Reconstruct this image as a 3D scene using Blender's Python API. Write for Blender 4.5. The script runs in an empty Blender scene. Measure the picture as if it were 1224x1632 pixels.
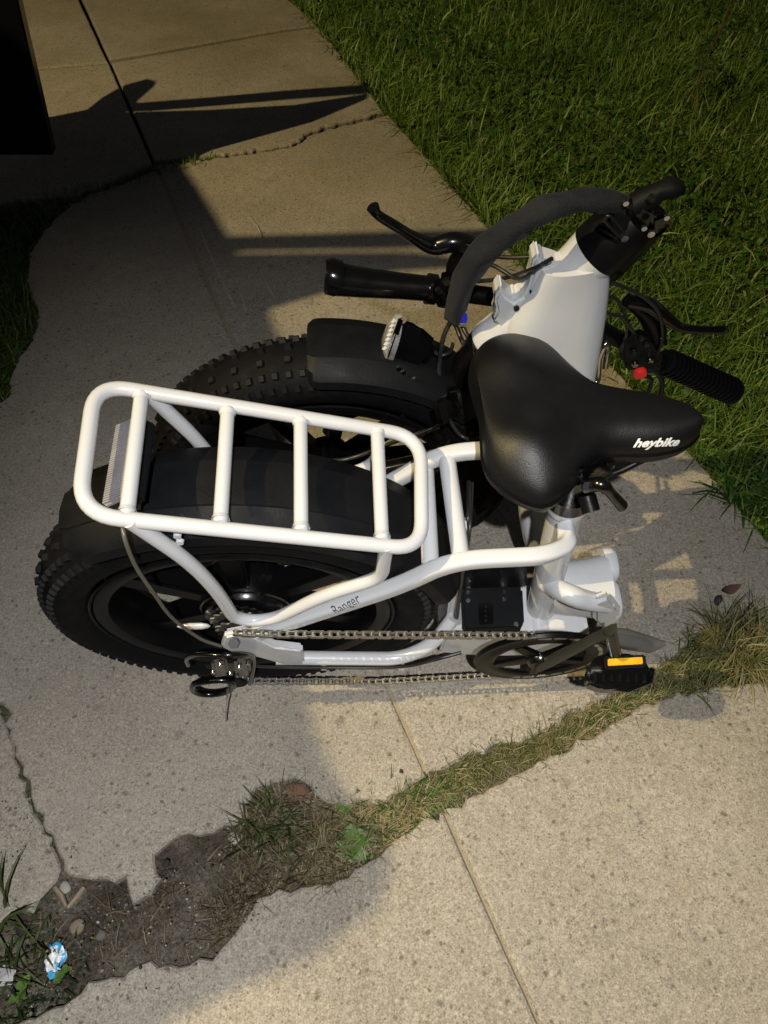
import bpy, bmesh, math, random
import numpy as np
from mathutils import Vector, Matrix
from mathutils.bvhtree import BVHTree
random.seed(5); rng = np.random.default_rng(5)
scene = bpy.context.scene
COL = scene.collection

# ------------------------------------------------------------------ camera
CAM_H, PITCH, FPX = 1.23, math.radians(52), 1226.0
cam_data = bpy.data.cameras.new('camera')
cam = bpy.data.objects.new('camera', cam_data); COL.objects.link(cam)
cam.location = (0, 0, CAM_H); cam.rotation_euler = (math.radians(90) - PITCH, 0, 0)
cam_data.sensor_fit = 'VERTICAL'; cam_data.sensor_height = 36; cam_data.sensor_width = 27
cam_data.lens = 36 * FPX / 1632
cam_data.clip_start = .02; cam_data.clip_end = 300
scene.camera = cam

# ------------------------------------------------------------------ night sky
world = bpy.data.worlds.new('World'); scene.world = world; world.use_nodes = True
nt = world.node_tree; bg = nt.nodes['Background']
sky = nt.nodes.new('ShaderNodeTexSky'); sky.sky_type = 'NISHITA'; sky.sun_disc = False
sky.sun_elevation = math.radians(3); sky.sun_rotation = math.radians(250)
hs = nt.nodes.new('ShaderNodeHueSaturation'); hs.inputs['Saturation'].default_value = .25
nt.links.new(sky.outputs[0], hs.inputs['Color']); nt.links.new(hs.outputs[0], bg.inputs[0])
bg.inputs[1].default_value = 0.026

# ------------------------------------------------------------------ street lamp light and phone flash
LAMP = Vector((-2.86, -.54, 4.2))
ld = bpy.data.lights.new('street_lamp_light', 'POINT'); ld.energy = 900; ld.color = (1, .79, .40); ld.shadow_soft_size = .022
lo = bpy.data.objects.new('street_lamp_light', ld); COL.objects.link(lo); lo.location = LAMP
fd = bpy.data.lights.new('phone_flash', 'SPOT'); fd.energy = 120; fd.spot_size = math.radians(78); fd.spot_blend = 1; fd.color = (.99, .98, .96); fd.shadow_soft_size = .012
fo = bpy.data.objects.new('phone_flash', fd); COL.objects.link(fo)
fo.location = (.04, -.30, 1.72); fo.rotation_euler = (Vector((-.02, .32, 0)) - fo.location).to_track_quat('-Z', 'Y').to_euler()

scene.view_settings.view_transform = 'Standard'; scene.view_settings.look = 'None'
scene.view_settings.exposure = 0; scene.view_settings.gamma = 1
scene.render.engine = 'CYCLES'

# ------------------------------------------------------------------ measuring helpers
C0 = np.array([0, 0, CAM_H])
FW = np.array([0, math.cos(PITCH), -math.sin(PITCH)]); UPV = np.array([0, math.sin(PITCH), math.cos(PITCH)])
def ray(px, py): return np.array([(px - 612) / FPX, 0, 0]) + FW + UPV * (816 - py) / FPX
def G(px, py, h=0.0):
    r = ray(px, py); return C0 + r * ((h - CAM_H) / r[2])
LEAN, AZ = math.radians(9), math.radians(2.6)
U = np.array([math.cos(AZ), math.sin(AZ), 0.])
V = np.array([-math.sin(AZ) * math.cos(LEAN), math.cos(AZ) * math.cos(LEAN), math.sin(LEAN)])
W = np.cross(U, V)
O = np.array([-.2075, .635, 0.])
def B(u, v, w): return u * U + v * V + w * W            # bicycle axes -> offset from the bicycle's base
def PV(px, py, v):                                      # point of the plane v = const
    r = ray(px, py); t = ((O + v * V - C0) @ V) / (r @ V); return C0 + r * t - O
def PW(px, py, w, slope=0.0, u0=0.0):                   # point of the plane w = w0 + slope*u
    n = W - slope * U; r = ray(px, py); t = ((O + w * W - C0) @ n) / (r @ n); return C0 + r * t - O
def uvw(p): return np.array([p @ U, p @ V, p @ W])

# ------------------------------------------------------------------ materials
MATS = {}
def mat(name, color, rough=.5, metal=0., coat=0., noise=0., nscale=20., bump=0., bscale=60., spec=.5, rvar=0., sheen=0., trans=None):
    m = bpy.data.materials.new(name); m.use_nodes = True; t = m.node_tree; b = t.nodes['Principled BSDF']
    b.inputs['Base Color'].default_value = (*color, 1); b.inputs['Roughness'].default_value = rough
    b.inputs['Metallic'].default_value = metal; b.inputs['Coat Weight'].default_value = coat
    b.inputs['Coat Roughness'].default_value = .12
    b.inputs['Specular IOR Level'].default_value = spec; b.inputs['Sheen Weight'].default_value = sheen
    tc = t.nodes.new('ShaderNodeTexCoord')
    if noise:
        n = t.nodes.new('ShaderNodeTexNoise'); n.inputs['Scale'].default_value = nscale; n.inputs['Detail'].default_value = 6
        t.links.new(tc.outputs['Object'], n.inputs['Vector'])
        mx = t.nodes.new('ShaderNodeMix'); mx.data_type = 'RGBA'
        mx.inputs[6].default_value = (*[c * (1 - noise) for c in color], 1); mx.inputs[7].default_value = (*[min(1, c * (1 + noise)) for c in color], 1)
        t.links.new(n.outputs['Fac'], mx.inputs[0]); t.links.new(mx.outputs[2], b.inputs['Base Color'])
    if rvar:
        n = t.nodes.new('ShaderNodeTexNoise'); n.inputs['Scale'].default_value = nscale * 2; n.inputs['Detail'].default_value = 5
        t.links.new(tc.outputs['Object'], n.inputs['Vector'])
        mr = t.nodes.new('ShaderNodeMapRange'); mr.inputs[1].default_value = .3; mr.inputs[2].default_value = .7
        mr.inputs[3].default_value = max(0, rough - rvar); mr.inputs[4].default_value = min(1, rough + rvar)
        t.links.new(n.outputs['Fac'], mr.inputs[0]); t.links.new(mr.outputs[0], b.inputs['Roughness'])
    if bump:
        n = t.nodes.new('ShaderNodeTexNoise'); n.inputs['Scale'].default_value = bscale; n.inputs['Detail'].default_value = 4
        t.links.new(tc.outputs['Object'], n.inputs['Vector'])
        bp = t.nodes.new('ShaderNodeBump'); bp.inputs['Strength'].default_value = bump; bp.inputs['Distance'].default_value = .002
        t.links.new(n.outputs['Fac'], bp.inputs['Height']); t.links.new(bp.outputs[0], b.inputs['Normal'])
    MATS[name] = m; return m
white = mat('white_paint', (.54, .552, .58), .28, noise=.035, nscale=9, bump=.06, bscale=140, coat=.25, rvar=.07)
black_gloss = mat('gloss_black', (.003, .003, .0035), .22, spec=.4, coat=.4, rvar=.08, nscale=14)
black_satin = mat('satin_black', (.003, .003, .0038), .38, spec=.22, rvar=.1, nscale=14, bump=.08, bscale=200)
black_plastic = mat('black_plastic', (.0045, .005, .0062), .58, spec=.16, noise=.3, nscale=18, rvar=.1, bump=.15, bscale=300)
rubber = mat('tyre_rubber', (.0035, .0036, .0043), .7, spec=.12, noise=.35, nscale=26, bump=.3, bscale=240, rvar=.1)
rim_black = mat('rim_black', (.003, .003, .0035), .34, spec=.1)
knob_rubber = mat('knob_rubber', (.007, .007, .0082), .6, spec=.18, noise=.4, nscale=60, bump=.2, bscale=200)
vinyl = mat('saddle_vinyl', (.005, .005, .0055), .42, noise=.1, nscale=30, bump=.18, bscale=700, rvar=.03, spec=.34)
steel = mat('chain_steel', (.36, .35, .33), .38, metal=.9, noise=.35, nscale=90)
chrome = mat('bright_metal', (.6, .6, .62), .16, metal=1., noise=.1, nscale=30)
dark_steel = mat('dark_steel', (.04, .04, .043), .35, metal=.8, noise=.3, nscale=60)
grey_alloy = mat('grey_alloy', (.035, .033, .028), .42, metal=.3, noise=.3, nscale=30)
fabric = mat('strap_fabric', (.010, .011, .014), .8, noise=.5, nscale=120, bump=.45, bscale=420, sheen=.06, spec=.25)
amber = mat('amber_reflector', (1, .42, .02), .22, noise=.45, nscale=70, spec=1.)
red_m = mat('red_reflector', (.8, .03, .025), .3, noise=.1, nscale=90)
yellow_m = mat('yellow_plastic', (.55, .6, .03), .4, noise=.1)
silver_refl = mat('silver_reflector', (.78, .8, .88), .2, metal=.4, noise=.3, nscale=50)
lens_m = mat('ribbed_lens', (.42, .40, .43), .16, metal=.35, noise=.35, nscale=40)
white_print = mat('white_print', (.75, .75, .75), .5, noise=.05)
dark_print = mat('dark_print', (.05, .05, .055), .5, noise=.05)
cable_m = mat('cable_sheath', (.02, .02, .02), .35, noise=.2)
wire_m = mat('tail_wire', (.10, .095, .08), .35, noise=.2)
car_paint = mat('black_car_paint', (.004, .004, .005), .25, coat=.3, noise=.2, nscale=3)
glass_m = mat('dark_glass', (.01, .01, .012), .1, noise=.1)
twig = mat('dry_twig', (.30, .24, .17), .8, noise=.3, nscale=80, bump=.5)
leaf_brown = mat('dead_leaf', (.09, .05, .03), .8, noise=.5, nscale=60, bump=.5)

def concrete():
    m = bpy.data.materials.new('concrete'); m.use_nodes = True; t = m.node_tree; b = t.nodes['Principled BSDF']; L = t.links.new
    N = lambda k: t.nodes.new('ShaderNode' + k)
    tc = N('TexCoord'); oi = N('ObjectInfo')
    def noise(sc, det=6, ro=.6, w=None):
        n = N('TexNoise'); n.inputs['Scale'].default_value = sc; n.inputs['Detail'].default_value = det; n.inputs['Roughness'].default_value = ro
        L(tc.outputs['Object'], n.inputs['Vector']); return n.outputs['Fac']
    def rng_(s, a, c, lo=0, hi=1):
        r = N('MapRange'); r.inputs[1].default_value = a; r.inputs[2].default_value = c; r.inputs[3].default_value = lo; r.inputs[4].default_value = hi
        L(s, r.inputs[0]); return r.outputs[0]
    def mixc(f, a, c, mode='MIX'):
        x = N('Mix'); x.data_type = 'RGBA'; x.blend_type = mode
        if isinstance(f, float): x.inputs[0].default_value = f
        else: L(f, x.inputs[0])
        for i, s in ((6, a), (7, c)):
            if isinstance(s, tuple): x.inputs[i].default_value = (*s, 1)
            else: L(s, x.inputs[i])
        return x.outputs[2]
    def math_(op, a, c):
        x = N('Math'); x.operation = op
        for i, s in ((0, a), (1, c)):
            if isinstance(s, (int, float)): x.inputs[i].default_value = s
            else: L(s, x.inputs[i])
        return x.outputs[0]
    base = mixc(rng_(noise(2.2, 5), .35, .68), (.30, .275, .235), (.42, .385, .33))
    base = mixc(rng_(noise(170, 4, .85), .38, .62), mixc(1., base, (.74, .74, .74), 'MULTIPLY'), mixc(1., base, (1.18, 1.17, 1.16), 'MULTIPLY'))
    base = mixc(rng_(noise(380, 3, .8), .38, .62), mixc(1., base, (.72, .72, .72), 'MULTIPLY'), mixc(1., base, (1.2, 1.2, 1.2), 'MULTIPLY'))
    base = mixc(rng_(noise(38, 6, .75), .36, .64), mixc(1., base, (.92, .91, .90), 'MULTIPLY'), mixc(1., base, (1.06, 1.06, 1.06), 'MULTIPLY'))
    base = mixc(rng_(noise(9, 8, .7), .54, .74, 0, .55), base, (.215, .205, .195))
    base = mixc(rng_(noise(5.3, 8, .75), .58, .72, 0, .4), base, (.36, .27, .18))
    # aggregate: dark and pale stones of several sizes
    hgt = noise(130, 5, .8)
    for sc, thr, lo_, hi_, col, str_ in ((105, .89, .05, .34, (.06, .052, .046), .62), (60, .975, .0, .30, (.07, .062, .055), .75), (150, .93, .1, .34, (.50, .45, .36), .6), (34, .988, .0, .26, (.12, .115, .11), .6),
                                          (75, .96, .0, .32, (.20, .15, .10), .6), (240, .80, .1, .36, (.08, .07, .06), .5), (330, .88, .1, .4, (.55, .50, .40), .5)):
        v = N('TexVoronoi'); v.inputs['Scale'].default_value = sc
        dn = N('TexNoise'); dn.inputs['Scale'].default_value = sc * 1.3; dn.inputs['Detail'].default_value = 4; L(tc.outputs['Object'], dn.inputs['Vector'])
        vm = N('VectorMath'); vm.operation = 'MULTIPLY_ADD'; L(dn.outputs['Color'], vm.inputs[0]); vm.inputs[1].default_value = (.9 / sc,) * 3; L(tc.outputs['Object'], vm.inputs[2])
        L(vm.outputs[0], v.inputs['Vector'])
        sp = N('SeparateColor'); L(v.outputs['Color'], sp.inputs[0])
        pick = rng_(sp.outputs[0], thr, thr + .01)
        near = rng_(v.outputs['Distance'], lo_ + .12, hi_ + .12, 1, 0)
        f = math_('MULTIPLY', math_('MULTIPLY', pick, near), str_)
        base = mixc(f, base, col)
        if col[0] < .1: hgt = math_('SUBTRACT', hgt, math_('MULTIPLY', f, .6))
    # damp algae stain on the far slabs, away from the kerb strip
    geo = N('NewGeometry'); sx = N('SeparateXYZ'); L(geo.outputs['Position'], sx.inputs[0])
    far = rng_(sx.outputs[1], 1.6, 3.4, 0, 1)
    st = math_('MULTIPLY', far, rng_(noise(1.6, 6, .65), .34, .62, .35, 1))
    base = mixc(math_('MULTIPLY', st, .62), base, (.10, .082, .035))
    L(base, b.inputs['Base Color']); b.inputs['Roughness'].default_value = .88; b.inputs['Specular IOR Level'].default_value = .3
    bp = N('Bump'); bp.inputs['Strength'].default_value = .55; bp.inputs['Distance'].default_value = .0022; L(hgt, bp.inputs['Height']); L(bp.outputs[0], b.inputs['Normal'])
    MATS['concrete'] = m; return m
concrete_m = concrete()

def soil():
    m = bpy.data.materials.new('damp_soil'); m.use_nodes = True; t = m.node_tree; b = t.nodes['Principled BSDF']; L = t.links.new
    tc = t.nodes.new('ShaderNodeTexCoord')
    def noise(sc, det=8, ro=.7):
        n = t.nodes.new('ShaderNodeTexNoise'); n.inputs['Scale'].default_value = sc; n.inputs['Detail'].default_value = det; n.inputs['Roughness'].default_value = ro; L(tc.outputs['Object'], n.inputs['Vector']); return n.outputs['Fac']
    def ramp(f, stops):
        r = t.nodes.new('ShaderNodeValToRGB'); e = r.color_ramp.elements
        e[0].position, e[0].color = stops[0][0], (*stops[0][1], 1); e[1].position, e[1].color = stops[-1][0], (*stops[-1][1], 1)
        for p, c in stops[1:-1]: x = e.new(p); x.color = (*c, 1)
        L(f, r.inputs[0]); return r.outputs[0]
    big = ramp(noise(9), [(.36, (.055, .045, .034)), (.5, (.12, .102, .08)), (.64, (.22, .20, .165))])
    fine = ramp(noise(210, 4, .85), [(.36, (.35, .35, .35)), (.5, (1., 1., 1.)), (.66, (1.7, 1.65, 1.55))])
    mx = t.nodes.new('ShaderNodeMix'); mx.data_type = 'RGBA'; mx.blend_type = 'MULTIPLY'; mx.inputs[0].default_value = 1; L(big, mx.inputs[6]); L(fine, mx.inputs[7])
    L(mx.outputs[2], b.inputs['Base Color']); b.inputs['Roughness'].default_value = .85; b.inputs['Specular IOR Level'].default_value = .25
    ad = t.nodes.new('ShaderNodeMath'); ad.operation = 'ADD'; L(noise(60), ad.inputs[0]); L(noise(210, 4, .85), ad.inputs[1])
    bp = t.nodes.new('ShaderNodeBump'); bp.inputs['Strength'].default_value = 1; bp.inputs['Distance'].default_value = .006; L(ad.outputs[0], bp.inputs['Height']); L(bp.outputs[0], b.inputs['Normal'])
    return m
soil_m = soil()

def blade_mat(name, c1, c2, c3):
    m = bpy.data.materials.new(name); m.use_nodes = True; t = m.node_tree; b = t.nodes['Principled BSDF']
    a = t.nodes.new('ShaderNodeAttribute'); a.attribute_name = 'tone'
    r = t.nodes.new('ShaderNodeValToRGB'); e = r.color_ramp.elements
    e[0].position = 0; e[0].color = (*c1, 1); e[1].position = 1; e[1].color = (*c3, 1); x = e.new(.6); x.color = (*c2, 1)
    t.links.new(a.outputs['Fac'], r.inputs[0]); t.links.new(r.outputs[0], b.inputs['Base Color'])
    b.inputs['Roughness'].default_value = .5; b.inputs['Specular IOR Level'].default_value = .35
    tr = t.nodes.new('ShaderNodeBsdfTranslucent'); t.links.new(r.outputs[0], tr.inputs[0])
    mx = t.nodes.new('ShaderNodeMixShader'); mx.inputs[0].default_value = .25
    t.links.new(b.outputs[0], mx.inputs[1]); t.links.new(tr.outputs[0], mx.inputs[2])
    t.links.new(mx.outputs[0], t.nodes['Material Output'].inputs[0]); return m
tuft_m = blade_mat('tuft_blades', (.02, .035, .01), (.055, .08, .02), (.14, .16, .06))
lawn_m = blade_mat('lawn_blades', (.05, .09, .018), (.17, .27, .045), (.42, .52, .22))
verge_m = blade_mat('verge_blades', (.09, .11, .03), (.22, .20, .09), (.38, .31, .18))
dry_m = blade_mat('dry_blades', (.07, .055, .033), (.18, .14, .085), (.34, .28, .18))
weed_m = blade_mat('weed_leaves', (.035, .09, .012), (.07, .17, .02), (.12, .24, .04))

# ------------------------------------------------------------------ mesh helpers
def link(name, me, m=None, parent=None, smooth=True):
    o = bpy.data.objects.new(name, me); COL.objects.link(o)
    if m: me.materials.append(m)
    if smooth:
        for p in me.polygons: p.use_smooth = True
    if parent: o.parent = parent
    return o
def tag(o, label=None, cat=None, group=None, kind=None):
    if label: o['label'] = label
    if cat: o['category'] = cat
    if group: o['group'] = group
    if kind: o['kind'] = kind
    return o
def from_py(name, vs, fs, m=None, parent=None, smooth=True):
    me = bpy.data.meshes.new(name); me.from_pydata([tuple(v) for v in vs], [], fs); me.update()
    bm = bmesh.new(); bm.from_mesh(me); bmesh.ops.recalc_face_normals(bm, faces=bm.faces); bm.to_mesh(me); bm.free()
    return link(name, me, m, parent, smooth)
def sharp(o, deg=35):
    me = o.data
    for p in me.polygons: p.use_smooth = True
    bm = bmesh.new(); bm.from_mesh(me); a = math.radians(deg)
    for e in bm.edges:
        e.smooth = not (len(e.link_faces) != 2 or e.calc_face_angle(0) > a)
    bm.to_mesh(me); bm.free(); return o
def catmull(pts, n=6, closed=False):
    P = [np.array(p, float) for p in pts]; N = len(P); out = []
    rngi = range(N if closed else N - 1)
    for i in rngi:
        if closed: a, b, c, d = P[(i - 1) % N], P[i], P[(i + 1) % N], P[(i + 2) % N]
        else:
            b, c = P[i], P[i + 1]; a = P[i - 1] if i > 0 else 2 * b - c; d = P[i + 2] if i + 2 < N else 2 * c - b
        for k in range(n):
            t = k / n
            out.append(.5 * (2 * b + (c - a) * t + (2 * a - 5 * b + 4 * c - d) * t * t + (3 * b - a - 3 * c + d) * t ** 3))
    if not closed: out.append(P[-1])
    return out
def fillet(pts, rad, n=6, closed=False):                # straight runs with rounded bends
    P = [np.array(p, float) for p in pts]; N = len(P); out = []
    for i in range(N):
        if not closed and i in (0, N - 1): out.append(P[i]); continue
        a, b, c = P[i - 1], P[i], P[(i + 1) % N]
        r = rad[i] if isinstance(rad, (list, tuple)) else rad
        l1, l2 = np.linalg.norm(a - b), np.linalg.norm(c - b); r1 = min(r, l1 * .48, l2 * .48)
        s, e = b + (a - b) / l1 * r1, b + (c - b) / l2 * r1
        for k in range(n + 1):
            t = k / n; out.append((1 - t) ** 2 * s + 2 * t * (1 - t) * b + t * t * e)
    return out
def tube(name, pts, r, m, parent, seg=12, closed=False, caps=True, sq=0, ref=None, r2=None):
    """sweep; r number or list; sq>0 gives a rounded-square section; r2 = second half-width"""
    P = [np.array(p, float) for p in pts]; N = len(P); R = r if isinstance(r, (list, tuple)) else [r] * N
    if len(R) != N: R = list(np.interp(np.linspace(0, 1, N), np.linspace(0, 1, len(R)), R))
    vs, fs = [], []; nrm = None
    for i in range(N):
        if closed: tg = P[(i + 1) % N] - P[i - 1]
        else: tg = P[min(i + 1, N - 1)] - P[max(i - 1, 0)]
        tg = tg / (np.linalg.norm(tg) + 1e-9)
        if ref is not None: nrm = np.array(ref) - tg * (np.array(ref) @ tg)
        elif nrm is None:
            h = V if abs(tg @ V) < .9 else W; nrm = h - tg * (h @ tg)
        else: nrm = nrm - tg * (nrm @ tg)
        nrm = nrm / np.linalg.norm(nrm); bi = np.cross(tg, nrm)
        for k in range(seg):
            a = 2 * math.pi * (k + .5) / seg; ca, sa = math.cos(a), math.sin(a)
            if sq:
                e = 2 / sq; ca = math.copysign(abs(ca) ** e, ca); sa = math.copysign(abs(sa) ** e, sa)
            q = R[i] if r2 is None else r2
            vs.append(P[i] + nrm * ca * R[i] + bi * sa * q)
    for i in range(N if closed else N - 1):
        for k in range(seg):
            j = (i + 1) % N; k2 = (k + 1) % seg
            fs.append((i * seg + k, i * seg + k2, j * seg + k2, j * seg + k))
    if caps and not closed:
        fs.append(tuple(range(seg))); fs.append(tuple(range((N - 1) * seg, N * seg)))
    o = from_py(name, vs, fs, m, parent); return sharp(o, 50)
def lathe(name, prof, c, axis, m, parent, seg=48, a0=0., a1=2 * math.pi, X=None, closed_prof=False):
    """prof: (radius, along axis) pairs about c"""
    ax = np.array(axis, float); ax /= np.linalg.norm(ax)
    if X is None: X = U if abs(ax @ U) < .9 else V
    X = X - ax * (X @ ax); X = X / np.linalg.norm(X); Y = np.cross(ax, X)
    full = abs(a1 - a0 - 2 * math.pi) < 1e-6; n = seg if full else seg + 1
    vs, fs = [], []; K = len(prof)
    for i in range(n):
        a = a0 + (a1 - a0) * i / seg; d = X * math.cos(a) + Y * math.sin(a)
        for r, h in prof: vs.append(np.array(c) + d * r + ax * h)
    for i in range(seg):
        j = (i + 1) % n
        for k in range(K if closed_prof else K - 1):
            k2 = (k + 1) % K; fs.append((i * K + k, i * K + k2, j * K + k2, j * K + k))
    if not full and closed_prof: fs.append(tuple(range(K))); fs.append(tuple(range((n - 1) * K, n * K)))
    o = from_py(name, vs, fs, m, parent); return sharp(o, 40)
def hull(name, pts, m, parent, bevel=.003, seg=2):
    bm = bmesh.new()
    for p in pts: bm.verts.new(tuple(p))
    r = bmesh.ops.convex_hull(bm, input=bm.verts)
    dead = [v for v in bm.verts if not v.link_faces]; bmesh.ops.delete(bm, geom=dead, context='VERTS')
    bmesh.ops.dissolve_limit(bm, angle_limit=.04, verts=bm.verts, edges=bm.edges)
    if bevel:
        bmesh.ops.bevel(bm, geom=[e for e in bm.edges if e.calc_face_angle(0) > .3], offset=bevel, segments=seg, affect='EDGES', clamp_overlap=True)
    me = bpy.data.meshes.new(name); bm.to_mesh(me); bm.free()
    return sharp(link(name, me, m, parent), 40)
def prism(name, poly, d, m, parent, bevel=.003, seg=2, smooth=True):
    """extrude the 3D polygon by the vector d (may be concave)"""
    bm = bmesh.new(); a = [bm.verts.new(tuple(p)) for p in poly]; b = [bm.verts.new(tuple(np.array(p) + d)) for p in poly]
    bm.faces.new(a); bm.faces.new(b[::-1]); n = len(a)
    for i in range(n): bm.faces.new((a[i], b[i], b[(i + 1) % n], a[(i + 1) % n]))
    bmesh.ops.recalc_face_normals(bm, faces=bm.faces)
    if bevel: bmesh.ops.bevel(bm, geom=[e for e in bm.edges if e.calc_face_angle(0) > .35], offset=bevel, segments=seg, affect='EDGES', clamp_overlap=True)
    bmesh.ops.triangulate(bm, faces=[f for f in bm.faces if len(f.verts) > 4])
    me = bpy.data.meshes.new(name); bm.to_mesh(me); bm.free()
    return sharp(link(name, me, m, parent), 40)
def box(name, c, a, b, d, m, parent, bevel=.002):
    """box centred at c with half-extent vectors a, b, d"""
    c, a, b, d = map(np.array, (c, a, b, d))
    return hull(name, [c + i * a + j * b + k * d for i in (-1, 1) for j in (-1, 1) for k in (-1, 1)], m, parent, bevel)
def loft(name, rings, m, parent, caps=True, sub=0):
    n = len(rings[0]); vs = [p for r in rings for p in r]; fs = []
    for i in range(len(rings) - 1):
        for k in range(n): fs.append((i * n + k, i * n + (k + 1) % n, (i + 1) * n + (k + 1) % n, (i + 1) * n + k))
    if caps: fs.append(tuple(range(n))); fs.append(tuple(range((len(rings) - 1) * n, len(rings) * n)))
    o = from_py(name, vs, fs, m, parent)
    sharp(o, 50); return o
def ring(c, a, b, n=24, p=2.0):
    out = []
    for k in range(n):
        t = 2 * math.pi * k / n; x, y = math.cos(t), math.sin(t); e = 2 / p
        out.append(np.array(c) + np.array(a) * math.copysign(abs(x) ** e, x) + np.array(b) * math.copysign(abs(y) ** e, y))
    return out

# ================================================================== SETTING
# ground under everything
def grid_ground():
    vs, fs = [], []; xs = np.concatenate(([-80, -20, -6], np.linspace(-2.6, 3.2, 120), [6, 20, 80])); ys = np.concatenate(([-60, -15, -4], np.linspace(-1, 6, 140), [10, 30, 120]))
    for y in ys:
        for x in xs:
            lawnw = min(1, max(0, (x - .62 + .0 * y) * 4 + 0)) if y < 1.0 else min(1, max(0, (y - 1.0) * 3)); z = -.015 - .033 * lawnw + .0035 * math.sin(x * 23 + 3 * math.sin(y * 11)) + .003 * math.sin(y * 31 + x * 9) + .0018 * math.sin(x * 83 + y * 47)
            vs.append((x, y, z))
    nx = len(xs)
    for j in range(len(ys) - 1):
        for i in range(nx - 1): fs.append((j * nx + i, j * nx + i + 1, (j + 1) * nx + i + 1, (j + 1) * nx + i))
    o = from_py('ground', vs, fs, soil_m); return tag(o, kind='structure')
ground = grid_ground()

walk = bpy.data.objects.new('sidewalk', None); COL.objects.link(walk); tag(walk, kind='structure')
def jag(pts, amp, step=.012, closed=True):
    """outline in ground metres; edges with roughness are curved and broken at several scales"""
    out = []; N = len(pts); ph = rng.uniform(0, 6.28, 8)
    for i in range(N):
        a, b = pts[i][0], pts[(i + 1) % N][0]; am = pts[i][1]; L = np.linalg.norm(b - a); nrm = np.array([-(b - a)[1], (b - a)[0]]) / (L + 1e-9)
        rough = am > .0015 and L < 1.2
        n = max(1, int(L / (step if rough else .05))); n = min(n, 90)
        for k in range(n):
            t = k / n
            if rough:
                p0, p3 = pts[i - 1][0], pts[(i + 2) % N][0]
                if np.linalg.norm(p0 - a) > .5 or pts[i - 1][1] < .0015: p0 = 2 * a - b
                if np.linalg.norm(p3 - b) > .5 or pts[(i + 1) % N][1] < .0015: p3 = 2 * b - a
                p = .5 * (2 * a + (b - p0) * t + (2 * p0 - 5 * a + 4 * b - p3) * t * t + (3 * a - p0 - 3 * b + p3) * t ** 3)
                q = p[0] * 1.3 + p[1]
                j = am * (.55 * math.sin(q * 61 + ph[0]) + .4 * math.sin(q * 143 + ph[1]) + .4 * math.sin(p[0] * 260 - p[1] * 190 + ph[2]) + rng.normal(0, .42)) if k else 0
                out.append(p + nrm * j)
            else: out.append(a + (b - a) * t + nrm * ((rng.random() - .5) * 2 * am if k else 0))
    return out
def slab(segs, dz=0.0, thick=.09):
    """segs: list of (px, py, roughness) — outline points read off the ground plane; roughness applies to the edge leaving the point"""
    pts = [(G(px, py)[:2], r) for px, py, r in segs]
    out = [p for p, r in pts]
    # area sign
    A = sum(out[i][0] * out[(i + 1) % len(out)][1] - out[(i + 1) % len(out)][0] * out[i][1] for i in range(len(out)))
    if A < 0: out = out[::-1]; 
    pts2 = jag([(p, r) for p, r in (pts if A > 0 else [(pts[i][0], pts[i - 1][1]) for i in range(len(pts) - 1, -1, -1)])], 0)
    out = pts2; n = len(out)
    def inset(d):
        res = []
        for i in range(n):
            a, b, c = out[i - 1], out[i], out[(i + 1) % n]; t = c - a; t = t / (np.linalg.norm(t) + 1e-9); res.append(b + np.array([-t[1], t[0]]) * d)
        return res
    r0, r1, r2 = inset(.0075), inset(.003), out
    vs = [(*p, dz) for p in r0] + [(*p, dz - .0015) for p in r1] + [(*p, dz - .006) for p in r2] + [(*(p + rng.normal(0, .001, 2)), dz - thick) for p in out]
    fs = [tuple(range(n))]
    for k in range(3):
        for i in range(n): fs.append((k * n + i, (k + 1) * n + i, (k + 1) * n + (i + 1) % n, k * n + (i + 1) % n))
    me = bpy.data.meshes.new('paving_slab'); me.from_pydata(vs, [], fs); me.update()
    bm = bmesh.new(); bm.from_mesh(me); bmesh.ops.triangulate(bm, faces=[f for f in bm.faces if len(f.verts) > 4]); bmesh.ops.recalc_face_normals(bm, faces=bm.faces); bm.to_mesh(me); bm.free()
    return link('paving_slab', me, concrete_m, walk, smooth=False)
L1 = lambda y: 130 + .447 * y
for ya, yb in ((275, 1228), (1294, 2290)):
    vs = []
    for k in range(40):
        yy = ya + (yb - ya) * k / 39
        for s in (-1, 1): p = G(L1(yy) + s * 4, yy); p[2] = -.0045; vs.append(p)
    from_py('joint_filler', vs, [(2 * i, 2 * i + 1, 2 * i + 3, 2 * i + 2) for i in range(39)], MATS.get('joint_sand') or mat('joint_sand', (.29, .235, .16), .9, noise=.4, nscale=60, bump=1., bscale=120), walk)
s_, r_, q_ = .0009, .0048, .0105     # edge roughness in metres
slab([(L1(268) - 1, 270, s_), (200, 290, r_), (120, 322, r_), (65, 375, r_), (45, 420, r_), (50, 470, r_), (58, 520, r_), (20, 590, r_), (0, 640, r_), (-200, 740, r_),
      (-330, 900, r_), (-100, 1060, r_), (0, 1118, r_), (15, 1160, r_), (35, 1220, r_), (55, 1290, r_), (85, 1340, r_), (100, 1385, r_), (130, 1398, r_), (180, 1405, q_), (240, 1425, q_),
      (256, 1398, q_), (245, 1360, r_), (275, 1335, r_), (340, 1325, q_), (385, 1308, r_), (400, 1270, r_), (440, 1245, r_), (480, 1242, r_), (500, 1262, r_), (520, 1277, r_), (600, 1280, r_), (640, 1262, r_), (L1(1232) - 1.2, 1236, s_)], dz=0)
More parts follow.
